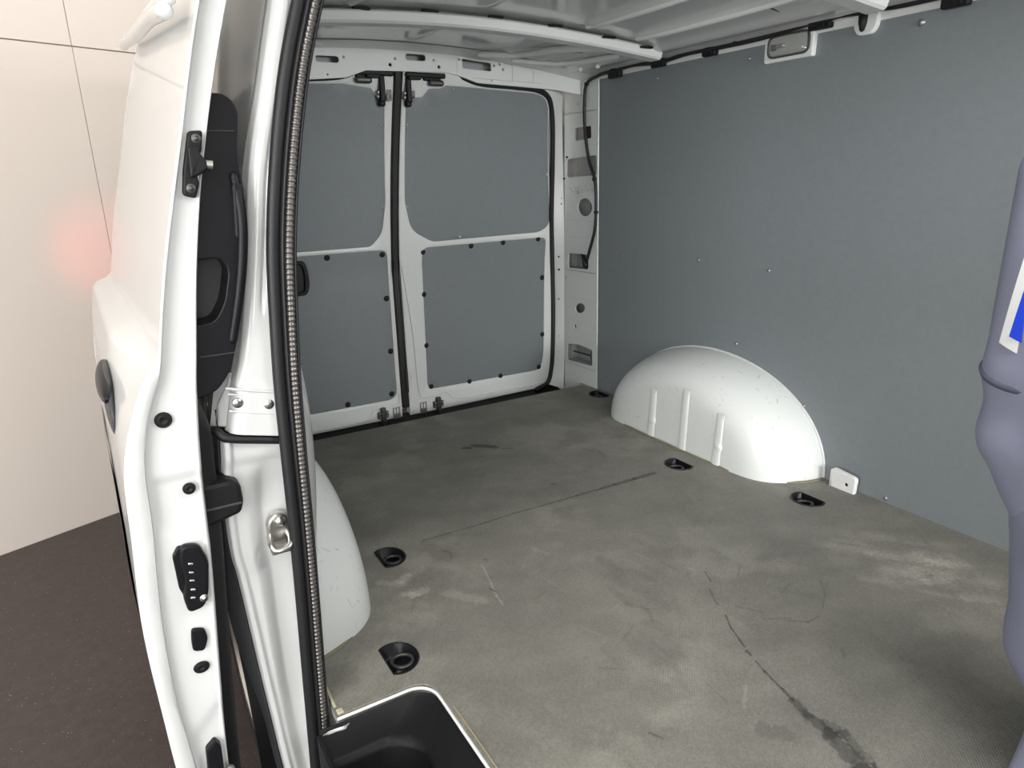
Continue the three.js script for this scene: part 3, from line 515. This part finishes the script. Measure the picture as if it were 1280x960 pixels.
    if (s < 0) {
      part(o, 'centre_seal', merge([bendG(rbox(.031, 1.34, .02, .006, .0025, .655, .000)), bendG(rbox(.010, .42, .012, .004, .0135, .36, .008)), rbox(.014, .11, .012, .003, .0115, .11, .010)]), M.rubber, 'black rubber strip between the two rear doors');
      const h = part(o, 'pull_handle', ext(shapeOf(rpoly([[-.50, .520], [-.372, .524], [-.358, .56], [-.360, .62], [-.370, .656], [-.50, .658]], .016), [rpoly([[-.49, .534], [-.49, .646], [-.383, .644], [-.374, .60], [-.380, .537]], .014, THREE.Path)]), -.002, .016, .004), M.black);
      part(h, 'recess', ext(rpoly([[-.495, .525], [-.375, .530], [-.366, .60], [-.374, .650], [-.495, .653]], .014), -.002, .003, .001), M.gloss);
    }
  }
}
// ---- interior lamp on the right cant rail
{
  const o = thing('interior_lamp', 'clear ribbed interior lamp at the top of right lining', 'lamp', [.8155, 1.296, 1.217]);
  part(o, 'carrier', extX(rpoly([[-.088, -.040], [.082, -.040], [.084, .034], [-.088, .040]], .008), -.003, .016, .003), M.inner, 'white carrier plate');
  part(o, 'bezel', extX(shapeOf(rrect(-.074, -.030, .074, .034, .024), [rrect(-.068, -.025, .068, .029, .02, THREE.Path)]), -.009, 0, .002, 8), M.greyplastic);
  part(o, 'reflector', extX(rrect(-.068, -.025, .068, .029, .02), -.004, -.002, 0, 8), std(lin(.55, .55, .52), .25, { metalness: .6 }));
  part(o, 'socket', rbox(.006, .018, .018, .004, -.006, .0, -.052), M.black);
  part(o, 'bulb', (() => { const s = new THREE.CapsuleGeometry(.006, .02, 4, 10); s.rotateX(Math.PI / 2); s.translate(-.0085, .002, -.026); return s; })(), M.steel);
  const lens = grid((u, v) => { const a = (u - .5) * 2, b = (v - .5) * 2; const e = Math.max(0, 1 - Math.pow(Math.abs(a), 6)) * Math.max(0, 1 - Math.pow(Math.abs(b), 6)); const rib = a > .3 ? .0012 * Math.sin(a * 40) : 0; return [-.006 - .014 * Math.sqrt(e) - rib * e, .002 + .027 * b * Math.sqrt(1 - .12 * a * a), .068 * a]; }, 60, 20);
  part(o, 'lens', lens, std(lin(.92, .93, .92), .08, { transmission: .9, thickness: 0, ior: 1.45 }));
}
// ---- cable along the rail and down the pillar
{
  const o = thing('wiring_cable', 'black cable along the roof rail and down the rear pillar', 'cable');
  const pts = [[.806, 1.335, 1.95], [.806, 1.332, 1.83], [.804, 1.334, 1.66], [.802, 1.336, 1.52], [.800, 1.352, 1.42], [.802, 1.346, 1.35], [.804, 1.338, 1.25], [.806, 1.331, 1.14], [.806, 1.330, .95], [.806, 1.333, .81], [.806, 1.325, .67], [.806, 1.335, .51], [.806, 1.330, .42], [.806, 1.325, .31], [.808, 1.303, .226], [.812, 1.23, .207], [.815, 1.13, .207], [.815, 1.004, .237], [.814, .922, .280], [.813, .808, .293], [.814, .707, .281], [.815, .618, .243], [.828, .545, .203]];
  part(o, 'sheath', tube(pts, .0068, 260, 8), M.rubber);
  part(o, 'boot', (() => { const q = lathe([[0, .05], [.006, .05], [.010, .02], [.017, -.015], [0, -.018]], 14); q.rotateX(-.55); q.translate(.826, .565, .200); return q; })(), M.rubber);
  for (const [x, y, z] of [[.808, 1.303, .226], [.813, .925, .279], [.813, .79, .293], [.806, 1.332, 1.02]]) part(o, 'tie', rbox(.018, .014, .014, .004, x, y, z), M.black);
  const br = [[.802, 1.350, 1.40], [.76, 1.362, 1.34], [.70, 1.362, 1.30], [.60, 1.372, 1.30]]; part(o, 'branch', tube(br, .008, 40, 8), M.rubber);
  part(o, 'wrap', tube([[.803, 1.342, 1.30], [.80, 1.349, 1.38], [.801, 1.345, 1.46]], .014, 24, 8), M.rubber);
}
{
  const lab = ['black cable clip nearest the rear corner', 'black cable clip second from the rear corner', 'black cable clip third from the rear corner', 'black cable clip just ahead of interior lamp', 'black cable clip at the top right edge of the photo'];
  [[.373, .443, 1.321], [.623, .689, 1.327], [.876, .934, 1.328], [1.285, 1.356, 1.337], [1.655, 1.72, 1.322]].forEach(([a, b, y], i) => {
    const o = thing('cable_clip', lab[i], 'clip', [.812, y, (a + b) / 2], 'cable clips along the roof rail');
    part(o, 'body', merge([rbox(.022, .030, b - a, .005, 0, -.002, 0), rbox(.016, .012, (b - a) * .5, .004, -.006, .012, 0)]), M.black);
    part(o, 'latch', rbox(.006, .012, .02, .002, -.012, -.008, .01), M.black);
  });
}
// ---- small white bracket on the floor
{
  const o = thing('floor_bracket', 'small white sheet bracket standing at foot of right lining', 'bracket', [.81, 0, 1.559]);
  part(o, 'plate', extX(shapeOf(rpoly([[-.042, -.008], [.040, -.008], [.044, .053], [-.038, .062]], [.003, .003, .014, .012]), [ellip(.014, .022, .005, .005)]), -.010, .006, .003), M.white);
  part(o, 'side_fold', rbox(.028, .062, .010, .003, .004, .024, -.038), M.white);
  part(o, 'screw_hole', (() => { const g = cyl(.0048, .0048, .004, 12); g.rotateZ(Math.PI / 2); g.translate(-.006, .022, .014); return g; })(), M.black);
}
// ---- black step tray
{
  const o = thing('step_tray', 'black moulded plastic step tray recessed at sliding door opening', 'step');
  const ring = (off, y, zoff = off) => { const x1 = -.620 - off, z0 = 1.655 + zoff, r = .045 + off * .35, l = [[-.838, y, z0]]; for (let i = 0; i <= 12; i++) { const a = i / 12 * Math.PI / 2; l.push([x1 - r + r * Math.sin(a), y, z0 + r - r * Math.cos(a)]); } l.push([x1, y, 2.2], [x1, y, 2.73]); return l; };
  const R = [ring(0, -.006), ring(.003, -.011), ring(.050, -.028, .054), ring(.056, -.031, .060), ring(.060, -.036, .064), ring(.062, -.043, .067), ring(.070, -.112, .080), ring(.073, -.121, .084), ring(.079, -.127, .092), ring(.086, -.129, .100), ring(.128, -.131, .150), ring(.134, -.134, .157), ring(.138, -.142, .162), ring(.146, -.215, .172), ring(.152, -.226, .18), ring(.20, -.230, .5)]; const n = R[0].length - 1; const g = grid((u, v) => R[Math.round(v * (R.length - 1))][Math.round(u * n)], n, R.length - 1);
  const grain = tex(128, 128, (u, v, i, j) => { const q = 90 + n1(i * .7, j * .7) * 90; return [q, q, q]; }, false); grain.repeat.set(12, 12);
  part(o, 'tray', toCreasedNormals(g, .9), std(lin(.009, .009, .010), .36, { specularIntensity: .42, bumpMap: grain, bumpScale: .0004 }));
  part(o, 'bottom', rbox(.22, .01, 1.06, .003, -.728, -.235, 2.20), M.black);
  part(o, 'end_wall', rbox(.008, .24, 1.05, .003, -.842, -.125, 2.19), M.black);
}
// ---- door seal on the pillar edge
{
  const o = thing('door_seal', 'black rubber door seal with ribbed lip along the pillar edge', 'seal');
  const mid = y => look(sealTab, y) - .001;
  const ys = []; for (let i = 0; i <= 40; i++) ys.push(lerp(1.42, -.50, i / 40));
  const sw = (prof, dx, dz, n, rip) => { const c = curve(ys.map(y => [mid(y) + dx(y), y, 1.596 + dz])); const N = n; const fr = [];
    return grid((u, v) => { const p = c.getPoint(v), t = c.getTangent(v); const a = u * Math.PI * 2; const k = 1 + (rip ? .08 * Math.sin(v * rip * Math.PI * 2) : 0); const px = prof[0] * Math.cos(a) * k, pz = prof[1] * Math.sin(a) * k; return [p.x + px * -t.y, p.y + px * t.x, p.z + pz]; }, 14, N); };
  part(o, 'bulb', sw([.0105, .010], () => -.002, .004, 160, 0), M.rubber);
  part(o, 'carrier', sw([.0045, .013], () => .0105, .004, 120, 0), M.rubber);
  part(o, 'ribbed_lip', sw([.0085, .011], y => .021 - .003 * sst(.9, .3, y), .004, 1500, 235), M.ribbed, 'shiny ribbed rubber lip');
  part(o, 'inner_lip', sw([.004, .016], y => .031 - .004 * sst(.9, .3, y), -.004, 120, 0), M.rubber);
}
// ---- striker
{
  const o = thing('door_striker', 'bright metal door striker bolted to the white pillar', 'striker', [-.846, .366, 1.572]);
  part(o, 'base_plate', ext(rpoly([[-.020, -.030], [.018, -.032], [.021, .012], [.012, .034], [-.008, .036], [-.020, .018]], .012), -.012, .008, .004), M.steel);
  const s = lathe([[0, .009], [.006, .009], [.007, .006], [.0105, .005], [.0115, 0]], 18); s.rotateX(Math.PI / 2); s.translate(.002, .020, .007); part(o, 'screw', s, M.steel);
  part(o, 'loop', tube([[-.018, -.006, .004], [-.020, -.012, .024], [-.014, -.020, .034], [.008, -.018, .034], [.014, -.010, .022], [.014, -.006, .004]], .0052, 40, 10), M.steel);
  part(o, 'lower_tab', rbox(.036, .012, .016, .004, -.002, -.030, .014), M.steel);
}
// ---- road wheel
{
  const o = thing('road_wheel', 'black tyre with alloy rim in the dark gap behind sliding door', 'wheel', [-.80, -.24, 1.02]);
  const t = lathe([[.19, -.09], [.25, -.10], [.31, -.095], [.328, -.08], [.332, 0], [.328, .08], [.31, .095], [.25, .10], [.19, .09]], 60); t.rotateZ(Math.PI / 2); part(o, 'tyre', t, M.tyre);
  const blocks = []; for (let i = 0; i < 60; i++) for (const x of [-.055, 0, .055]) { const b = rbox(.046, .010, .024, .002, x, .334, 0); b.rotateX(i / 60 * Math.PI * 2 + (x ? 0 : .05)); blocks.push(b); }
  const tr = part(o, 'tread', merge(blocks), M.tyre); tr.userData.kind = 'stuff';
  const r = lathe([[.02, -.075], [.06, -.085], [.10, -.06], [.17, -.07], [.19, -.095], [.20, -.098], [.205, -.08], [.19, .08]], 48); r.rotateZ(-Math.PI / 2); part(o, 'rim', r, M.steel);
}

// ---- sliding door (slid back outside the body)
{
  const o = thing('sliding_door', 'white sliding side door pushed open along the outside of the van', 'van door');
  const outT = smoothTab([[1.52, -.735], [1.40, -.785], [1.30, -.828], [1.18, -.869], [1.083, -.897], [1.003, -.918], [.931, -.938], [.846, -.960], [.769, -.977], [.718, -.988], [.687, -1.010], [.637, -1.033], [.592, -1.049], [.545, -1.059], [.494, -1.063], [.443, -1.066], [.377, -1.071], [.308, -1.075], [.235, -1.0755], [.174, -1.074], [.118, -1.0725], [.031, -1.070], [-.1, -1.062], [-.3, -1.04]], 90);
  const creT = smoothTab([[1.52, -.731], [1.40, -.781], [1.18, -.865], [1.003, -.914], [.846, -.956], [.73, -.981], [.689, -.988], [.644, -1.007], [.587, -1.024], [.538, -1.031], [.486, -1.033], [.434, -1.036], [.38, -1.041], [.311, -1.046], [.224, -1.049], [.147, -1.049], [.096, -1.046], [.012, -1.041], [-.1, -1.036], [-.3, -1.02]], 90);
  const inT = smoothTab([[1.52, -.692], [1.40, -.745], [1.30, -.785], [1.187, -.827], [1.081, -.860], [.982, -.886], [.94, -.896], [.829, -.917], [.713, -.934], [.665, -.941], [.539, -.953], [.438, -.958], [.367, -.962], [.197, -.975], [.079, -.984], [-.024, -.990], [-.15, -.995], [-.3, -.995]], 70);
  const oX = y => look(outT, y), cX = y => look(creT, y), iX = y => look(inT, y);
  const flare = z => .030 * (1.645 - z);
  const rearT = [[1.52, -.735], [1.40, -.785], [1.30, -.828], [1.18, -.869], [1.083, -.897], [1.003, -.918], [.931, -.938], [.846, -.960], [.769, -.977], [.722, -.988], [.712, -1.000], [.702, -1.026], [.690, -1.036], [.60, -1.053], [.50, -1.062], [.377, -1.071], [.235, -1.0755], [.1, -1.072], [-.1, -1.062], [-.3, -1.04]];
  const sX = (y, z) => lerp(look(outT, y), look(rearT, y), sst(1.62, 1.25, z));
  const T = [1.50, -.28], ZF = 1.645, ZR = .52;
  // outer skin, with front flange return and crease
  const skin = grid((u, v) => { const y = lerp(T[0], T[1], v), z = lerp(ZF - .004, ZR, u); return [sX(y, z) - flare(z), y, z]; }, 26, 300);
  const ring = [];
  const lip = grid((u, v) => { const y = lerp(T[0], T[1], v); const a = oX(y), c = cX(y); const k = [[0, ZF - .004], [.10, ZF - .0005], [.2, ZF], [.85, ZF], [.95, ZF - .002], [1, ZF - .014], [1.0, ZF - .030]]; const i = Math.round(u * 6); return [lerp(a, c, k[i][0]), y, k[i][1]]; }, 6, 150);
  part(o, 'outer_skin', merge([toCreasedNormals(lip, .8), skin]), M.paint);
  // edge face with pressed relief and the rounded inner corner
  const face = grid((u, v) => {
    const y = lerp(T[0], T[1], v), a = cX(y), b = iX(y), w = b - a; let z = ZF - .016, x = lerp(a, b, u);
    const band = sst(.52, .505, y + (u - .5) * .05) * sst(.395, .41, y + (u) * .035); // shallow pressed field around the lower plug
    z -= .0045 * sst(.53, .52, y) * sst(.425, .445, y + u * .05 - .02) * sst(.05, .2, u);
    z -= .004 * sst(.10, .06, y - (u - .5) * .06) * sst(.0, .3, u);
    z += .0025 * Math.exp(-(((u - .93) / .03) ** 2)); z -= .012 * sst(.965, 1, u) ** 2;
    return [x, y, z]; }, 40, 220);
  const shell = part(o, 'edge_face', face, M.paint);
  const rearz = ZR; 
  const inner = grid((u, v) => { const y = lerp(T[0], T[1], v), z = lerp(ZF - .028, ZR, u); return [iX(y) - flare(z) * .8 - .022 * sst(.90, 1.05, y) * sst(1.60, 1.54, z), y, z]; }, 10, 100);
  part(o, 'inner_shell', inner, M.paint);
  part(o, 'lower_cladding', grid((u, v) => { const y = lerp(.36, -.28, v), z = lerp(1.42, ZR, u); return [sX(y, z) - flare(z) - .004, y, z]; }, 12, 30), M.greyplastic, 'grey plastic cladding low on the door');
  part(o, 'rear_edge', grid((u, v) => { const y = lerp(T[0], T[1], v); return [lerp(oX(y), iX(y), u) - flare(ZR), y, ZR]; }, 4, 60), M.paint);
  part(o, 'top_edge', grid((u, v) => { const z = lerp(ZF - .01, ZR, v); return [lerp(oX(T[0]), iX(T[0]), u) - flare(z), T[0], z]; }, 2, 4), M.paint);
  part(o, 'lining_board', grid((u, v) => { const y = lerp(1.20, .12, v), z = lerp(1.52, .60, u); return [iX(y) + .006 - flare(z) * .8 - .022 * sst(.90, 1.05, y), y, z]; }, 10, 60), M.lining, 'grey board on the inside of the door');
  part(o, 'edge_gasket', grid((u, v) => { const y = lerp(.66, -.28, v); const a = u * Math.PI; return [iX(y) + .022 * Math.sin(a) * sst(.66, .56, y), y, 1.606 - .035 * u]; }, 10, 60), M.rubber, 'black rubber gasket on the inner door edge');
  part(o, 'sill_shield', grid((u, v) => { const y = lerp(.36, -.28, v), z = lerp(1.58, .60, u); return [iX(y) + .007 - flare(z) * .8, y, z]; }, 8, 20), M.gloss);
  const gut = curve([[-.884, 1.325, .38], [-.886, 1.315, .48], [-.890, 1.270, .85], [-.897, 1.222, 1.31], [-.905, 1.18, 1.6]]);
  const gp = gut.getPoints(12).map(p => [p.x, p.y, p.z]);
  part(o, 'top_trim', merge([tube(gp.map(([x, y, z]) => [x, y - .006, z]), .012, 40, 10), tube(gp.map(([x, y, z]) => [x + .008, y + .010, z]), .010, 40, 10)]), M.paint, 'pale ribbed trim bar near the top of the door');
  // upper guide block
  const gd = part(o, 'guide_block', merge([ext(rpoly([[-.903, 1.020], [-.884, 1.021], [-.889, .992], [-.897, .985], [-.900, .965], [-.898, .952], [-.905, .931], [-.922, .936], [-.916, .97]], .005), 1.628, 1.640, .003), ext(rpoly([[-.908, 1.000], [-.895, 1.000], [-.892, .988], [-.886, .982], [-.886, .970], [-.897, .962], [-.910, .958]], .004), 1.634, 1.652, .003)]), M.black);
  const pin = cyl(.0055, .0065, .012, 14); pin.rotateZ(Math.PI / 2 - .15); pin.translate(-.8845, .976, 1.644); part(gd, 'pin', pin, M.zinc);
  const sc = lathe([[0, .004], [.0025, .004], [.003, .001], [.006, .002], [.0065, 0]], 14); sc.rotateX(Math.PI / 2);
  for (const [x, y] of [[-.894, 1.010], [-.910, .945]]) { const g = sc.clone(); g.translate(x, y, 1.6405); part(gd, 'screw', g, M.darkmetal); }
  // round plugs
  const pg = lathe([[0, .002], [.0035, .002], [.0045, .0035], [.0075, .0035], [.0085, .002], [.0105, .003], [.012, .0025], [.0125, 0]], 24); pg.rotateX(Math.PI / 2);
  const pg2 = (x, y, k, kx = k) => { const g = pg.clone(); g.scale(kx, k, 1); g.translate(x, y, 1.6305); return part(o, 'plug', g, M.black); };
  pg2(-.995, .619, .98); pg2(-.977, .504, .76); pg2(-1.005, .189, .82, 1.0);
  part(o, 'stopper', ext(rpoly([[-1.010, .266], [-.991, .260], [-.988, .24], [-.996, .219], [-1.013, .224], [-1.013, .244]], .006), 1.628, 1.635, .003), M.gloss, 'small black rectangular stopper');
  // contact plate with spring pins
  const cp = part(o, 'contact_plate', merge([ext(rpoly([[-1.003, .418], [-.978, .413], [-.968, .38], [-.976, .325], [-.985, .303], [-1.009, .300], [-1.013, .33], [-1.006, .36], [-1.009, .395]], .009), 1.630, 1.644, .004), ext(rpoly([[-1.017, .400], [-1.008, .414], [-.995, .412], [-.998, .330], [-1.010, .324], [-1.016, .345]], .004), 1.626, 1.637, .002)]), M.gloss);
  for (const [x, y] of [[-.994, .386], [-.995, .371], [-.996, .357], [-.997, .341], [-.999, .327]]) { const g = new THREE.CapsuleGeometry(.0022, .004, 3, 8); g.rotateZ(1.2); g.translate(x, y, 1.6455); part(cp, 'contact_pin', g, M.steel); }
  const cs = sc.clone(); cs.translate(-.984, .320, 1.644); part(cp, 'screw', cs, M.steel);
  // lower catch
  const lc = part(o, 'lower_catch', merge([ext(rpoly([[-1.022, .030], [-1.006, .044], [-.998, .030], [-1.000, -.03], [-1.026, -.03]], .005), 1.622, 1.640, .003)]), M.gloss);
  const q = new THREE.SphereGeometry(.009, 12, 8); q.translate(-.992, -.020, 1.644); part(lc, 'bolt_head', q, M.zinc);
  // grip handle on the inner face near the edge
  const gl = (y) => iX(y) - .004;
  const hs = shapeOf(rpoly([[gl(1.073), 1.073], [-.842, 1.072], [-.828, 1.052], [-.8385, .985], [-.8345, .945], [-.8345, .905], [-.842, .845], [-.858, .765], [-.880, .700], [-.890, .672], [-.914, .641], [gl(.634), .634], [gl(.748), .748], [-.902, .750], [-.884, .778], [-.872, .826], [-.882, .845], [gl(.846), .843], [gl(.95), .95]], [.004, .014, .016, .03, .02, .02, .03, .03, .02, .02, .02, .004, .004, .012, .014, .012, .012, .004, .02]));
  const grip = part(o, 'grip_handle', ext(hs, 1.545, 1.608, .0022, 8), M.gloss, 'black plastic grip handle');
  part(grip, 'pull_bar', tube([[-.846, .960, 1.606], [-.844, .905, 1.612], [-.850, .850, 1.612], [-.862, .79, 1.610], [-.880, .72, 1.604]], .008, 40, 10), M.gloss);
  part(grip, 'release_lever', merge([ext(rpoly([[-.852, .952], [-.836, .950], [-.836, .905], [-.845, .868], [-.858, .872]], .006), 1.600, 1.616, .004)]), M.black);
  part(grip, 'joint_line', merge([rbox(.05, .0016, .004, .0007, -.862, 1.022, 1.608), rbox(.05, .0016, .004, .0007, -.905, .700, 1.608)]), M.greyplastic);
  part(grip, 'cup', rbox(.06, .12, .006, .003, -.895, .80, 1.546), M.greyplastic);
  // wedge-shaped centring guide
  part(o, 'centring_wedge', (() => { const g = ext(rpoly([[-.975, .492], [-.915, .492], [-.900, .478], [-.899, .448], [-.905, .430], [-.955, .418], [-.975, .418]], .006), 1.54, 1.606, .008); return g; })(), M.black, 'black centring wedge');
  part(o, 'wedge_rib', rbox(.055, .004, .004, .0015, -.93, .450, 1.607), M.greyplastic);
  // outside handle
  const hz = 1.30, hy = .60; const hx = oX(hy) - flare(hz);
  const bez = new THREE.SphereGeometry(1, 28, 18); bez.scale(.013, .062, .16); bez.translate(hx - .004, hy - .02, hz); 
  const oh = part(o, 'outer_handle', bez, M.greyplastic, 'dark recessed outer door handle');
  const lev = new THREE.SphereGeometry(1, 24, 16); lev.scale(.016, .026, .14); lev.translate(hx - .008, hy + .012, hz); part(oh, 'lever', lev, M.gloss);
}
// ---- person kneeling at the front of the cargo space, seen at the right edge
{
  const o = thing('person', 'person in blue-grey work clothes with white-edged blue sleeve patch', 'person');
  const smin = (a, b, k) => { const h = clamp(.5 + .5 * (b - a) / k); return lerp(b, a, h) - k * h * (1 - h); };
  function blob(bones, cell, k = .03) {
    const lo = V3(9, 9, 9), hi = V3(-9, -9, -9); for (const [a, b, ra, rb] of bones) for (const [p, r] of [[a, ra], [b, rb]]) { lo.min(V3(p[0] - r, p[1] - r, p[2] - r)); hi.max(V3(p[0] + r, p[1] + r, p[2] + r)); }
    const c = lo.clone().add(hi).multiplyScalar(.5), half = Math.max(hi.x - lo.x, hi.y - lo.y, hi.z - lo.z) / 2 + .04 + cell * 3, N = Math.min(128, Math.ceil(2 * half / cell));
    const mc = new MarchingCubes(N, new THREE.MeshBasicMaterial(), false, false, 260000); mc.isolation = 0; const F = mc.field;
    const B = bones.map(([a, b, ra, rb]) => { const d = [b[0] - a[0], b[1] - a[1], b[2] - a[2]]; return [a, d, d[0] * d[0] + d[1] * d[1] + d[2] * d[2] + 1e-9, ra, rb]; });
    for (let z = 0; z < N; z++) for (let y = 0; y < N; y++) for (let x = 0; x < N; x++) {
      const px = c.x + (x - N / 2) / (N / 2) * half, py = c.y + (y - N / 2) / (N / 2) * half, pz = c.z + (z - N / 2) / (N / 2) * half; let f = 1;
      for (const [a, d, l2, ra, rb] of B) { const ax = px - a[0], ay = py - a[1], az = pz - a[2]; const t = clamp((ax * d[0] + ay * d[1] + az * d[2]) / l2); const q = Math.hypot(ax - t * d[0], ay - t * d[1], az - t * d[2]) - lerp(ra, rb, t); f = q > f + k ? f : smin(f, q, k); }
      F[x + y * N + z * N * N] = -f;
    }
    mc.update(); const n = mc.count; const g = new THREE.BufferGeometry(); g.setAttribute('position', new THREE.BufferAttribute(mc.positionArray.slice(0, n * 3), 3)); g.setAttribute('normal', new THREE.BufferAttribute(mc.normalArray.slice(0, n * 3), 3));
    g.scale(half, half, half); g.translate(c.x, c.y, c.z); return g;
  }
  // joints (kneeling upright, back half turned to the camera, left elbow out)
  const hipL = [.20, .44, 2.375], hipR = [.22, .44, 2.54], kneeL = [.25, .08, 2.405], kneeR = [.30, .08, 2.56], ankL = [-.11, .055, 2.46], ankR = [-.09, .055, 2.56], toeL = [-.25, .035, 2.46], toeR = [-.23, .035, 2.56];
  const pel = [.18, .50, 2.455], chest = [.17, .82, 2.455], neck = [.19, 1.00, 2.445], head = [.22, 1.13, 2.445];
  const shL = [.178, .935, 2.263], elL = [.160, .545, 2.262], wrL = [.30, .44, 2.30], shR = [.22, .935, 2.645], elR = [.35, .70, 2.70], wrR = [.53, .70, 2.60];
  const body = [[pel, chest, .115, .125], [chest, neck, .10, .05], [neck, head, .05, .06], [[.205, 1.12, 2.445], [.225, 1.16, 2.445], .085, .088], [[.25, 1.08, 2.445], [.27, 1.06, 2.445], .05, .03], [[.31, 1.12, 2.445], [.32, 1.10, 2.445], .012, .013], [[.22, 1.12, 2.355], [.215, 1.14, 2.355], .012, .014], [[.22, 1.12, 2.535], [.215, 1.14, 2.535], .012, .014],
    [shL, elL, .05, .04], [elL, wrL, .038, .025], [shR, elR, .05, .04], [elR, wrR, .038, .025], [[.17, .92, 2.315], [.19, .92, 2.575], .06, .06], [hipL, kneeL, .08, .055], [hipR, kneeR, .08, .055], [kneeL, ankL, .05, .035], [kneeR, ankR, .05, .035]];
  const fing = (w, d, up) => { const l = []; for (let i = 0; i < 4; i++) { const o4 = (i - 1.5) * .019; const a = [w[0] + d[0] * .09 + up[0] * o4, w[1] + d[1] * .09 + up[1] * o4, w[2] + d[2] * .09 + up[2] * o4], ln = [.07, .078, .074, .058][i]; const b = [a[0] + d[0] * ln * .5, a[1] + d[1] * ln * .5 - .006, a[2] + d[2] * ln * .5], c = [b[0] + d[0] * ln * .4, b[1] + d[1] * ln * .4 - .02, b[2] + d[2] * ln * .4]; l.push([a, b, .009, .0085], [b, c, .0085, .0075], [w, a, .019, .012]); } const t0 = [w[0] + d[0] * .03 + up[0] * .03, w[1] + d[1] * .03 + up[1] * .03 - .01, w[2] + d[2] * .03 + up[2] * .03], t1 = [t0[0] + d[0] * .04 + up[0] * .02, t0[1] + d[1] * .04 + up[1] * .02 - .02, t0[2] + d[2] * .04 + up[2] * .02]; l.push([w, t0, .02, .012], [t0, t1, .011, .009]); return l; };
  const bodyG = blob(body, .014, .03), handL = blob(fing(wrL, [.70, -.55, .45], [.5, .2, -.8]), .004, .008), handR = blob(fing(wrR, [.93, .05, -.35], [-.1, .99, .1]), .004, .008);
  const skinMesh = part(o, 'body', merge([bodyG, handL, handR]), M.skin);
  for (const z of [2.412, 2.478]) { const e = new THREE.SphereGeometry(.011, 12, 8); e.translate(.302, 1.135, z); part(o, 'eye', e, M.eye); }
  part(o, 'mouth', rbox(.006, .006, .04, .002, .308, 1.07, 2.445), std(lin(.4, .15, .13), .5));
  part(o, 'hair', blob([[[.195, 1.16, 2.445], [.215, 1.185, 2.445], .092, .088], [[.165, 1.12, 2.445], [.17, 1.09, 2.445], .07, .055]], .008, .02), M.hair);
  // loose jacket: hem at the hips, left sleeve gathered above the elbow
  part(o, 'jacket', blob([[[.18, .47, 2.455], [.17, .80, 2.455], .150, .150], [[.20, .47, 2.365], [.17, .80, 2.355], .13, .13], [[.18, .47, 2.525], [.17, .80, 2.555], .13, .13], [chest, [.18, .955, 2.445], .13, .075], [[.165, .915, 2.315], [.19, .915, 2.585], .085, .085], [shL, [.163, .655, 2.266], .084, .080], [[.163, .640, 2.266], elL, .070, .064], [elL, [.19, .485, 2.285], .064, .064], [[.19, .485, 2.285], wrL, .062, .048], [shR, elR, .078, .066], [elR, wrR, .062, .045]], .013, .028), M.cloth);
  part(o, 'trousers', blob([[[.18, .45, 2.415], [.18, .45, 2.495], .145, .145], [[.20, .42, 2.362], [.22, .20, 2.372], .114, .100], [[.22, .20, 2.372], kneeL, .100, .086], [hipR, kneeR, .115, .085], [kneeL, ankL, .08, .055], [kneeR, ankR, .08, .055]], .013, .03), M.trouser);
  for (const [a, t] of [[ankL, toeL], [ankR, toeR]]) part(o, 'shoe', blob([[a, [t[0] + .06, t[1], t[2]], .05, .042], [[t[0] + .06, .035, t[2]], t, .042, .028]], .01, .02), M.black);
  // dark gather across the sleeve
  part(o, 'sleeve_seam', (() => { const l = []; for (let i = 0; i <= 24; i++) { const a = i / 24 * Math.PI * 2; l.push([.163 + .0805 * Math.cos(a), .6520 + .020 * Math.cos(a), 2.266 + .0805 * Math.sin(a)]); } return tube(l, .0055, 60, 6); })(), M.seam);
  // patch on the upper sleeve, wrapped round the arm
  const A = V3(.164, .690, 2.266), B = V3(...shL), ax = B.clone().sub(A).normalize(); const side = V3(-1, 0, 0).addScaledVector(ax, ax.x).normalize(), tang = new THREE.Vector3().crossVectors(side, ax).multiplyScalar(1);
  const pat = (r, t0, t1, h0, h1) => { const f = (rr) => grid((u, v) => { const q = lerp(h0, h1, v), t = lerp(t0, t1, u) + 1.7 * q, h = q - .028 * (t + .5); const R = rr * (1 + .12 * h / .2); const p = A.clone().addScaledVector(ax, h).addScaledVector(side, R * Math.cos(t)).addScaledVector(V3(0, 0, 1).addScaledVector(ax, -ax.z).normalize(), R * Math.sin(t)); return [p.x, p.y, p.z]; }, 16, 8); return merge([f(r), f(r - .004)]); };
  part(o, 'sleeve_patch', pat(.0835, -.50, 1.2, .002, .20), M.patchwhite, 'white border of the sleeve patch');
  part(o, 'patch_field', pat(.0848, -.33, 1.03, .020, .18), M.patchblue, 'blue field of the sleeve patch');
}
renderer.render(scene, camera);
